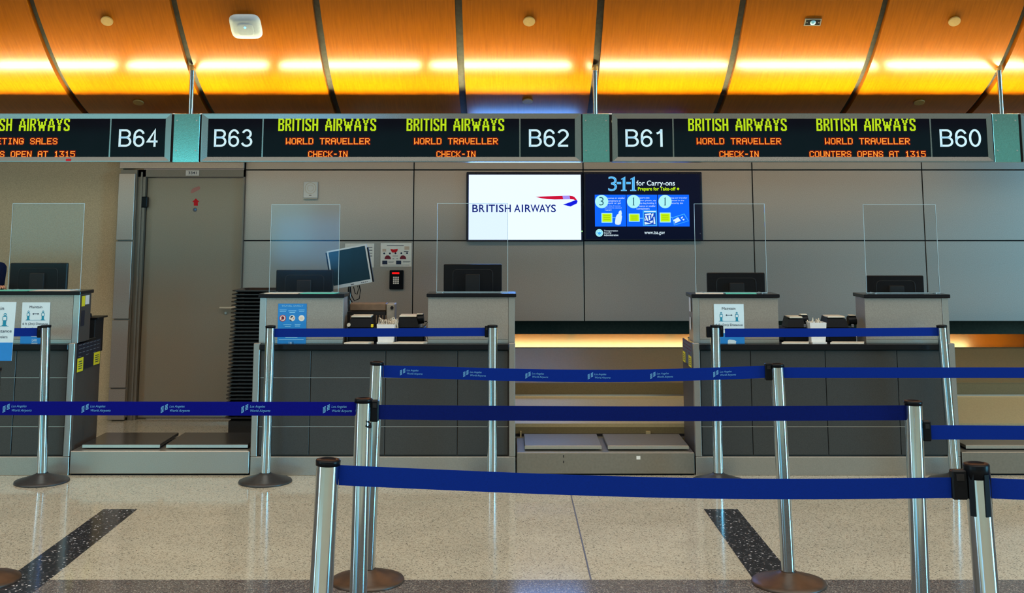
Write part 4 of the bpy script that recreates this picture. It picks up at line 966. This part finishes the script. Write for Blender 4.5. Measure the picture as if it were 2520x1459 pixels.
# ------------------------------------------------------------------ POSTERS ON THE PODS
def figure(fr, mb, cx_, cy_, s):
    fr.disc(mb, cx_, cy_ + .40 * s, .105 * s, .0016, n=14)
    fr.poly(mb, [(cx_ + a * s, cy_ + b * s) for a, b in ((-.17, .24), (-.08, .30), (.08, .30), (.17, .24), (.18, -.05), (.12, -.08), (.12, -.42), (.20, -.44), (.20, -.48), (-.20, -.48), (-.20, -.44), (-.12, -.42), (-.12, -.08), (-.18, -.05))], .0016)
def figure_inside(fr, mb, cx_, cy_, s):
    fr.poly(mb, [(cx_ + a * s, cy_ + b * s) for a, b in ((-.115, .22), (.115, .22), (.125, -.04), (-.125, -.04))], .0024)
    fr.rect(mb, cx_ - .05 * s, cy_ + .34 * s, cx_ + .05 * s, cy_ + .42 * s, .0024)
def distance_sign(fr, w_, h_, par, sticker=False, name='board'):
    p = fr.rect(MB(), 0, 0, w_, h_, 0, .003).build(name, 'sign_w', par)
    fr.rect(MB(), 0, 0, w_, h_ * .31, .0008).build('blue_footer', 'sign_b', p)
    text(MB(), fr, 'Maintain', w_ * .27, h_ * .865, w_ * .72, h_ * .925).build('lettering', 'ink', p)
    text(MB(), fr, '6 ft (2m) Distance', w_ * .05, h_ * .465, w_ * .95, h_ * .535).build('lettering', 'ink', p)
    text(MB(), fr, 'from other travelers', w_ * .14, h_ * .385, w_ * .86, h_ * .43, bold=.0).build('lettering', 'ink', p)
    mb = MB(); ay = h_ * .735; fr.rect(mb, w_ * .42, ay - .002, w_ * .58, ay + .002)
    for sg in (-1, 1): fr.poly(mb, [(w_ * (.5 + sg * .12), ay), (w_ * (.5 + sg * .07), ay + .007), (w_ * (.5 + sg * .07), ay - .007)])
    mb.build('arrow', 'ink', p)
    mb = MB(); q = MB()
    for cx_ in (.24, .76): figure(fr, mb, w_ * cx_, h_ * .70, h_ * .22); figure_inside(fr, q, w_ * cx_, h_ * .70, h_ * .22)
    fr.rect(mb, w_ * .15, h_ * .588, w_ * .86, h_ * .593); mb.build('pictogram', 'teal', p); q.build('pictogram_shirts', 'sign_w', p)
    if sticker:
        fr.poly(MB(), [(w_ * a, h_ * b) for a, b in ((.43, .02), (.44, .14), (.49, .16), (.66, .145), (.72, .12), (.68, .02))], .002).build('peeled_sticker', 'sign_w', p)
    else:
        mb = MB(); text(mb, fr, 'LAX', w_ * .42, h_ * .10, w_ * .60, h_ * .16, bold=.008); fr.rect(mb, w_ * .40, h_ * .06, w_ * .62, h_ * .07)
        for k in range(3): fr.rect(mb, w_ * .38, h_ * (.21 + .03 * k), w_ * (.64 - .04 * k), h_ * (.218 + .03 * k))
        mb.build('footer_print', 'sign_w', p)
    return p
YP = CF + .073
def poster_frame(px):
    a0, a1, b0, b1 = pbox(*px, YP); return Fr((a0, YP, b0)), a1 - a0, b1 - b0, ((a0 + a1) / 2, YP, b0)
fr, w_, h_, o = poster_frame((49, 744, 124, 851)); t = thing('distance_poster', 'white and blue distancing poster with LAX footer on the far left counter', 'poster', o, 'distancing posters'); distance_sign(fr, w_, h_, t)
fr, w_, h_, o = poster_frame((1759, 748, 1830, 852)); t = thing('distance_poster', 'white and blue distancing poster with peeled sticker on the right counter', 'poster', o, 'distancing posters'); distance_sign(fr, w_, h_, t, True)
fr, w_, h_, o = poster_frame((682, 747, 755, 851)); t = thing('travel_poster', 'bright blue poster with three round pictures on the middle counter', 'poster', o)
p = fr.rect(MB(), 0, 0, w_, h_, 0, .003).build('board', 'sign_b', t)
mb = text(MB(), fr, 'TRAVEL SAFELY', w_ * .12, h_ * .925, w_ * .88, h_ * .965, bold=.008)
for x0, x1, y in ((.05, .30, .84), (.06, .28, .80), (.36, .64, .82), (.40, .60, .78), (.72, .93, .84), (.74, .92, .80), (.2, .48, .49), (.60, .80, .50), (.25, .45, .45), (.60, .78, .46), (.05, .92, .14), (.28, .70, .19)): fr.rect(mb, w_ * x0, h_ * y, w_ * x1, h_ * (y + .016))
mb.build('pale_print', 'pale', p)['kind'] = 'stuff'
for k, x in enumerate((.17, .50, .83)):
    q = fr.disc(MB(), w_ * x, h_ * .655, w_ * .105, n=24).build('round_picture', 'paper_w', p)
    c_ = (w_ * x, h_ * .655); r_ = w_ * .105
    if k == 0:
        fr.poly(MB(), [(c_[0] + a * r_, c_[1] + b * r_) for a, b in ((-.5, .45), (-.1, .65), (.4, .5), (.55, .0), (.3, -.5), (0, -.35), (-.2, -.75), (-.45, -.5), (-.4, 0))], .0024).build('masked_head', 'maroon', q)
        fr.ring(MB(), c_[0], c_[1], r_ * .9, r_ * 1.08, .002).build('red_ring', 'red', q)
    elif k == 1:
        mb = MB(); fr.poly(mb, [(c_[0] + a * r_, c_[1] + b * r_) for a, b in ((-.6, .1), (-.4, .7), (.2, .75), (.3, .45), (-.1, .3), (-.3, -.1))], .0024); fr.poly(mb, [(c_[0] + a * r_, c_[1] + b * r_) for a, b in ((-.8, -.35), (-.5, -.5), (.05, -.95), (-.2, -.98), (-.7, -.7))], .0024); mb.build('hands', 'ink', q)
        fr.poly(MB(), [(c_[0] + a * r_, c_[1] + b * r_) for a, b in ((.2, -.2), (.6, .3), (.75, .1), (.4, -.4))], .0024).build('sleeve', 'pink', q)
    else:
        fr.disc(MB(), c_[0], c_[1], r_ * .5, .0024).build('distance_mark', 'paper', q)
mb = text(MB(), fr, 'LA', w_ * .41, h_ * .055, w_ * .51, h_ * .10, bold=.008); fr.rect(mb, w_ * .36, h_ * .018, w_ * .62, h_ * .03); mb.build('logo', 'sign_w', p)
text(MB(), fr, 'X', w_ * .52, h_ * .055, w_ * .58, h_ * .10, bold=.008).build('logo_x', 'ink', p)

# ------------------------------------------------------------------ BLACK TRAYS
YT = 9.86
def tray_mb(cx_, cy_, z):
    W, D, hgt, ch = .30, .21, .0295, .03
    def ring(w2, d2, zz): return [(cx_ + a, cy_ + b, zz) for a, b in ((-w2 + ch, -d2), (w2 - ch, -d2), (w2, -d2 + ch), (w2, d2 - ch), (w2 - ch, d2), (-w2 + ch, d2), (-w2, d2 - ch), (-w2, -d2 + ch))]
    rs = [ring(W - .045, D - .045, z), ring(W - .022, D - .022, z + hgt - .012), ring(W, D, z + hgt - .010), ring(W, D, z + hgt), ring(W - .02, D - .02, z + hgt), ring(W - .04, D - .04, z + .006)]
    vs = sum(rs, []); fs = [tuple(reversed(range(8)))]
    for r in range(5):
        for k in range(8): fs.append((r * 8 + k, r * 8 + (k + 1) % 8, r * 8 + 8 + (k + 1) % 8, r * 8 + 8 + k))
    fs.append(tuple(40 + k for k in range(8))); return MB().add(vs, fs)
NT = 35; zbase = at(600, 1036, YT - .21).z; ztop = at(600, 714, YT - .21).z; pitch = (ztop - zbase) / NT
ORDN = 'top second third fourth fifth sixth seventh eighth ninth tenth eleventh twelfth thirteenth fourteenth fifteenth sixteenth seventeenth eighteenth nineteenth twentieth twenty-first twenty-second twenty-third twenty-fourth twenty-fifth twenty-sixth twenty-seventh twenty-eighth twenty-ninth thirtieth thirty-first thirty-second thirty-third thirty-fourth lowest'.split()
x_left0, x_left1 = at(552, 1030, YT - .21).x, at(569, 716, YT - .21).x
tr0 = None
for i in range(NT):
    k = NT - 1 - i; lab = 'black plastic tray, %s in the tall stack beside the door' % (ORDN[k] if k in (0, NT - 1) else ORDN[k] + ' from top')
    z = zbase + i * pitch; x = x_left0 + (x_left1 - x_left0) * i / (NT - 1) + .30 + random.uniform(-.004, .004)
    if tr0 is None:
        tr0 = tray_mb(x, YT, z).build('tray', 'tray', None, (x, YT, z)); tag(tr0, lab, 'tray', 'stacked black trays'); x00, z00 = x, z
    else: copy_thing(tr0, (x - x00, random.uniform(-.003, .003), z - z00), lab)
t = thing('tray_dolly', 'black dolly box under the tall tray stack', 'dolly', (x00, YT, 0))
bx('box', 'blackm', t, x00 - .27, x00 + .27, YT - .19, YT + .19, .03, zbase - .001, b=.006)
for a in (-.2, .2):
    for b in (-.14, .14): MB().cyl((x00 + a - .012, YT + b, .02), (x00 + a + .012, YT + b, .02), .02, n=12).build('wheel', 'black', t)

# ------------------------------------------------------------------ STANCHIONS AND BELTS
PR = .0335
def stanchion(tx, ty, bxp, byp, Y, label, base='rubber', cap_big=False, slot=False, clip_left=False, fittings=()):
    """top centre pixel, a lower pixel on the axis, depth Y: the pole runs through both and stands on the floor"""
    a = at(tx, ty, Y); b = at(bxp, byp, Y); d = (b - a) / (b.z - a.z); foot = a + d * (0 - a.z)
    t = thing('stanchion', label, 'stanchion', foot, 'queue stanchions')
    MB().lathe([(.180, 0), (.182, .006), (.178, .014), (.150, .022), (.100, .036), (.060, .050), (.045, .056), (.040, .060)], foot, 48).build('base', base, t)
    top = a - d * .016 if False else a
    ax = (top - foot).normalized()
    MB().cyl(foot + ax * .05, top - ax * .014, PR, n=40).build('pole', 'chrome', t)
    MB().cyl(foot + ax * .052, foot + ax * .064, PR + .004, n=32).build('collar', base, t)
    h_ = .040 if cap_big else .016
    q = ax.to_track_quat('Z', 'Y').to_matrix()
    MB().lathe([(PR - .003, -h_), (PR + .0022, -h_), (PR + .0028, -.003), (PR + .001, 0), (PR - .010, .001), (PR - .012, -.0015), (0, -.0015)], top, 36, q).build('cap', 'black', t)
    if slot:
        for aa in (-50, 20, 100):
            an = math.radians(aa); c_ = top - ax * .085 + Vector((math.sin(an) * PR, -math.cos(an) * PR, 0))
            T = Matrix.Translation(c_) @ Matrix.Rotation(an, 4, 'Z'); MB().box(-.008, .008, -.003, .006, -.055, .06, T=T).build('belt_slot', 'black', t)
    if clip_left:
        c_ = top - ax * .045; bx('belt_clip', 'black', t, c_.x - PR - .030, c_.x - PR + .002, c_.y - .016, c_.y + .016, c_.z - .038, c_.z + .036, b=.004)
    for (kind, px, py) in fittings:
        c_ = at(px, py, Y - PR - .001)
        if kind == 'scar':
            fr = Fr(c_)
            mb = MB(); fr.poly(mb, [(-.010, .012), (-.003, .016), (.004, .006), (.008, .010), (.010, -.010), (.002, -.014), (-.010, -.010), (-.012, -.006), (-.002, -.002), (.002, .004), (-.004, .006)], .002); mb.build('scuff_mark', 'gap', t)
    t['r'] = PR
    return t
Y8 = 8.137
stanchion(113, 800, 103, 1180, Y8, 'chrome stanchion in front of the far left counter')
stanchion(666, 801, 653, 1180, Y8, 'chrome stanchion before the left end of the middle counter, right of the tray stack')
stanchion(1212, 800, 1211, 1180, Y8, 'chrome stanchion before the right end of the middle counter')
stanchion(1760, 800, 1768, 1180, Y8, 'chrome stanchion before the right counter, overlapping its distancing poster', clip_left=True)
stanchion(2317, 800, 2350, 1180, Y8, 'chrome stanchion before the right end of the right counter')
stanchion(928, 890, 905, 1420, 5.93, 'middle row chrome stanchion on brown base, partly behind two nearer ones', 'rust')
stanchion(1912, 895, 1941, 1430, 5.89, 'middle row chrome stanchion whose brown base covers the dark floor stripe', 'rust')
stanchion(895, 980, 882, 1440, 4.64, 'chrome stanchion with scuffed side and clips to left and right belts', fittings=(('scar', 909, 1045),))
stanchion(2247, 986, 2266, 1459, 4.58, 'near chrome stanchion in front of the right end of right counter')
stanchion(808, 1130, 790, 1459, 3.45, 'nearest chrome stanchion left of centre, belt leaving to the right')
stanchion(2402, 1140, 2428, 1459, 3.39, 'nearest chrome stanchion at lower right with thick black cap', cap_big=True, slot=True)
L_ = stanchion(-14, 905, -44, 1425, 5.93, 'chrome stanchion at left edge carrying a tilted distancing sign', 'rust')
a_ = at(40, 743, 5.86); b_ = at(-62, 743, 5.86); zb_ = at(0, 888, 5.86).z
lean = (at(28, 888, 5.86).x - a_.x)
fr = Fr((b_.x + lean, 5.86, zb_), (1, 0, 0), (-lean, 0, a_.z - zb_))
distance_sign(fr, a_.x - b_.x, math.hypot(lean, a_.z - zb_), L_, name='sign_board')
MB().cyl((fr.p(.10, .0).x, 5.872, zb_ - .06), (fr.p(.10, .1).x, 5.872, zb_ + .12), .008).build('sign_holder', 'steel', L_)

def logo_mark(fr, par, n_):
    mb = MB()
    for k in range(5): fr.poly(mb, [(.000, .004 + k * .005), (.011, .009 + k * .005), (.011, .012 + k * .005), (.000, .007 + k * .005)])
    for k in range(4): fr.poly(mb, [(.016, .014 + k * .0055), (.027, .019 + k * .0055), (.027, .0225 + k * .0055), (.016, .0175 + k * .0055)])
    text(mb, fr, 'Los Angeles', .033, .0225, .092, .0345, slant=.25); text(mb, fr, 'World Airports', .033, .0060, .113, .0185, slant=.25)
    return mb.build('lettering', 'webprint', par)
def belt(pts, label, m='webbing', clips=(), marks=(), bw=.058):
    """pts: (pixel x, pixel y of centre line, depth)"""
    W = [at(x, y, Y) for x, y, Y in pts]
    t = thing('barrier_belt', label, 'belt', W[0], 'blue barrier belts')
    # smooth by catmull-rom
    C = []
    for i in range(len(W) - 1):
        p0, p1, p2, p3 = W[max(i - 1, 0)], W[i], W[i + 1], W[min(i + 2, len(W) - 1)]
        for k in range(8):
            u = k / 8; C.append(.5 * (2 * p1 + (p2 - p0) * u + (2 * p0 - 5 * p1 + 4 * p2 - p3) * u * u + (3 * p1 - p0 - 3 * p2 + p3) * u ** 3))
    C.append(W[-1]); vs = []; fs = []; h_ = bw / 2
    for p in C: vs += [p + Vector((0, dy_, dz_)) for dy_, dz_ in ((-.001, -h_), (-.001, h_), (.001, h_), (.001, -h_))]
    for i in range(len(C) - 1):
        for k in range(4): fs.append((i * 4 + k, i * 4 + (k + 1) % 4, i * 4 + 4 + (k + 1) % 4, i * 4 + 4 + k))
    fs += [(3, 2, 1, 0), tuple(len(vs) - 4 + k for k in range(4))]
    wb = MB().add(vs, fs).build('webbing', m, t)
    for (x0, y0, x1, y1_, Y) in clips:
        a0, a1, b0, b1 = pbox(x0, y0, x1, y1_, Y - .012)
        c_ = bx('end_clip', 'black', t, a0, a1, Y - .014, Y + .014, b0, b1, b=.004)
        bx('release_button', 'blackm', c_, (a0 + a1) / 2 - (a1 - a0) * .25, (a0 + a1) / 2 + (a1 - a0) * .25, Y - .017, Y - .0135, b1 - .028, b1 - .010)
    for mx in marks:
        best = None
        for i in range(len(C) - 1):
            for k in range(10):
                p = C[i].lerp(C[i + 1], k / 10); d = p - Vector((0, 0, H)); tt = d.y * ct + d.z * st; px = PX + F * d.x / tt
                if best is None or abs(px - mx) < best[0]: best = (abs(px - mx), p, (C[i + 1] - C[i]).normalized())
        _, p, u = best
        if u.x < 0: u = -u
        fr = Fr(p + Vector((0, -.0012, 0)) - Vector((0, 0, .021)), (u.x, u.y, u.z), (0, 0, 1)); logo_mark(fr, wb, 0)
    return t
e = .0
belt([(91, 817, Y8), (-60, 818, Y8), (-260, 818, Y8)], 'short blue belt end left of the far left stanchion, behind the signs', clips=((90, 802, 103, 831, Y8),))
belt([(676, 819, Y8), (940, 818, Y8), (1197, 816.5, Y8)], 'blue belt across the middle counter ending at a black clip', clips=((1193, 802, 1202, 830, Y8),))
belt([(1784, 819, Y8), (2050, 818, Y8), (2309, 816, Y8)], 'blue belt across the right counter in front of its printers', clips=((1771, 801, 1780, 829, Y8),))
belt([(944, 914, 5.93), (1080, 917, 5.92), (1230, 921.5, 5.91), (1400, 924.5, 5.90), (1560, 924.5, 5.90), (1740, 920, 5.89), (1888, 914.5, 5.89)], 'sagging printed blue belt between the two brown based stanchions',
     clips=((1884, 894, 1900, 936, 5.89),), marks=(985, 1140, 1292, 1447, 1600, 1755), bw=.0605)
belt([(1928, 917, 5.89), (2230, 917, 5.89), (2720, 917, 5.89)], 'blue belt running right off the frame from the brown based stanchion', bw=.052)
belt([(-200, 1004, 4.64), (300, 1005, 4.64), (876, 1006, 4.64)], 'printed purplish blue belt crossing the lower left in front of the tray stack', 'webbing2', marks=(10, 205, 400, 597, 793), bw=.053)
belt([(930, 1014, 4.64), (1300, 1017, 4.62), (1700, 1018, 4.60), (2230, 1015.5, 4.58)], 'dark blue belt spanning the centre from a big black clip', 'webbing_dark', clips=((912, 985, 932, 1038, 4.64),), bw=.056)
belt([(2288, 1064, 4.58), (2400, 1064, 4.58), (2720, 1066, 4.58)], 'low blue belt running right from below the near stanchion top', clips=((2273, 1036, 2291, 1086, 4.58),), bw=.053)
belt([(834, 1169, 3.45), (1100, 1181, 3.44), (1400, 1193, 3.43), (1700, 1201, 3.42), (2000, 1203, 3.41), (2350, 1200, 3.39)], 'nearest wide blue belt sagging across the lower picture', clips=((2346, 1157, 2380, 1230, 3.39),), bw=.0565)
belt([(2434, 1201, 3.39), (2560, 1206, 3.39), (2720, 1210, 3.39)], 'short blue belt at the lower right edge', bw=.0560)

# ------------------------------------------------------------------ PERSON behind the far left counter (only sleeve and hand in frame)
def skin_mesh(name, m, parent, pts, edges, rad, root=0, sub=2):
    me = bpy.data.meshes.new(name); org = ORG[parent.name]
    me.from_pydata([tuple(Vector(p) - org) for p in pts], edges, [])
    o = bpy.data.objects.new(name, me); COL.objects.link(o)
    sm = o.modifiers.new('skin', 'SKIN'); sb_ = o.modifiers.new('sub', 'SUBSURF'); sb_.levels = sub; sb_.render_levels = sub
    for i, v in enumerate(me.skin_vertices[0].data):
        r = rad[i]; v.radius = r if isinstance(r, tuple) else (r, r); v.use_root = i == root
    dg = bpy.context.evaluated_depsgraph_get(); dg.update(); m2 = bpy.data.meshes.new_from_object(o.evaluated_get(dg)); bpy.data.objects.remove(o)
    m2.materials.clear(); m2.materials.append(M[m]); m2.polygons.foreach_set('use_smooth', [True] * len(m2.polygons))
    o = bpy.data.objects.new(name, m2); return link(o, parent, org)
ox, oy = -4.195, 9.10
t = thing('person', 'person in a navy sleeve standing at the far left edge, hand on the counter', 'person', (ox, oy, 0))
sR, sL = (ox + .165, oy, 1.40), (ox - .165, oy, 1.40)
wr = (-3.835, 8.67, 1.292); hd = (-3.79, 8.62, 1.292)
pts = [(ox, oy, .95), (ox, oy, 1.12), (ox, oy, 1.30), (ox, oy + .005, 1.44), (ox, oy - .01, 1.52), (ox, oy - .02, 1.60), (ox, oy - .02, 1.70),
       sR, (ox + .225, oy - .16, 1.17), wr, hd, sL, (ox - .22, oy + .02, 1.12), (ox - .20, oy - .12, .90), (ox - .20, oy - .17, .83),
       (ox + .09, oy, .90), (ox + .10, oy - .01, .50), (ox + .10, oy + .03, .10), (ox + .10, oy - .10, .035), (ox - .09, oy, .90), (ox - .10, oy - .01, .50), (ox - .10, oy + .03, .10), (ox - .10, oy - .10, .035)]
edges = [(0, 1), (1, 2), (2, 3), (3, 4), (4, 5), (5, 6), (3, 7), (7, 8), (8, 9), (9, 10), (3, 11), (11, 12), (12, 13), (13, 14), (0, 15), (15, 16), (16, 17), (17, 18), (0, 19), (19, 20), (20, 21), (21, 22)]
rad = [(.15, .10), (.13, .09), (.15, .10), (.09, .075), .05, (.075, .09), (.06, .075), .058, .045, .028, (.036, .016), .058, .045, .028, (.036, .016), .085, .058, .040, .035, .085, .058, .040, .035]
body = skin_mesh('body', 'skin', t, pts, edges, rad)
skin_mesh('jacket', 'navy', t, pts[:4] + [pts[7], pts[8], (-3.86, 8.705, 1.285), pts[11], pts[12], (ox - .20, oy - .10, .93)], [(0, 1), (1, 2), (2, 3), (3, 4), (4, 5), (5, 6), (3, 7), (7, 8), (8, 9)], [(.185, .14), (.155, .115), (.18, .13), (.115, .10), .088, .064, .044, .088, .064, .044])
skin_mesh('trousers', 'blackm', t, [pts[0], pts[15], pts[16], (ox + .10, oy + .03, .07), pts[19], pts[20], (ox - .10, oy + .03, .07)], [(0, 1), (1, 2), (2, 3), (0, 4), (4, 5), (5, 6)], [(.175, .13), .10, .072, .060, .10, .072, .060])
skin_mesh('hair', 'hair', t, [(ox, oy + .02, 1.63), (ox, oy + .01, 1.72), (ox, oy - .04, 1.765)], [(0, 1), (1, 2)], [(.085, .085), (.085, .095), (.05, .06)])
MB().lathe([(0, -.012), (.012, -.006), (.013, .004), (.006, .022)], (ox, oy - .118, 1.625), 10).build('nose', 'skin', t)
for sg in (-1, 1): MB().lathe([(0, -.009), (.009, -.004), (.009, .004), (0, .009)], (ox + sg * .032, oy - .102, 1.652), 10).build('eye', 'ink', t)
MB().box(ox - .024, ox + .024, oy - .106, oy - .092, 1.572, 1.580, b=.003).build('mouth', 'maroon', t)
for sg in (-1, 1): MB().lathe([(0, -.03), (.012, -.02), (.014, .01), (0, .03)], (ox + sg * .082, oy - .01, 1.632), 10).build('ear', 'skin', t)
d1 = (Vector(hd) - Vector(wr)).normalized(); sd = Vector((-d1.y, d1.x, 0)) * -1
for k, (o_, ln) in enumerate(((-.027, .066), (-.009, .076), (.009, .072), (.026, .056))):
    b0_ = Vector(hd) + sd * o_ - d1 * .01
    skin_mesh('finger', 'skin', t, [b0_, b0_ + d1 * ln * .5 + Vector((0, 0, .004)), b0_ + d1 * ln + Vector((0, 0, -.010))], [(0, 1), (1, 2)], [.009, .0085, .007], sub=1)
b0_ = Vector(wr) + d1 * .03 + sd * .022
skin_mesh('thumb', 'skin', t, [b0_, b0_ + sd * .025 + d1 * .02, b0_ + sd * .032 + d1 * .05 + Vector((0, 0, -.006))], [(0, 1), (1, 2)], [.011, .010, .008], sub=1)
for sg in (-1, 1): MB().box(ox + sg * .10 - .048, ox + sg * .10 + .048, oy - .19, oy + .075, 0, .075, b=.025).build('shoe', 'black', t)
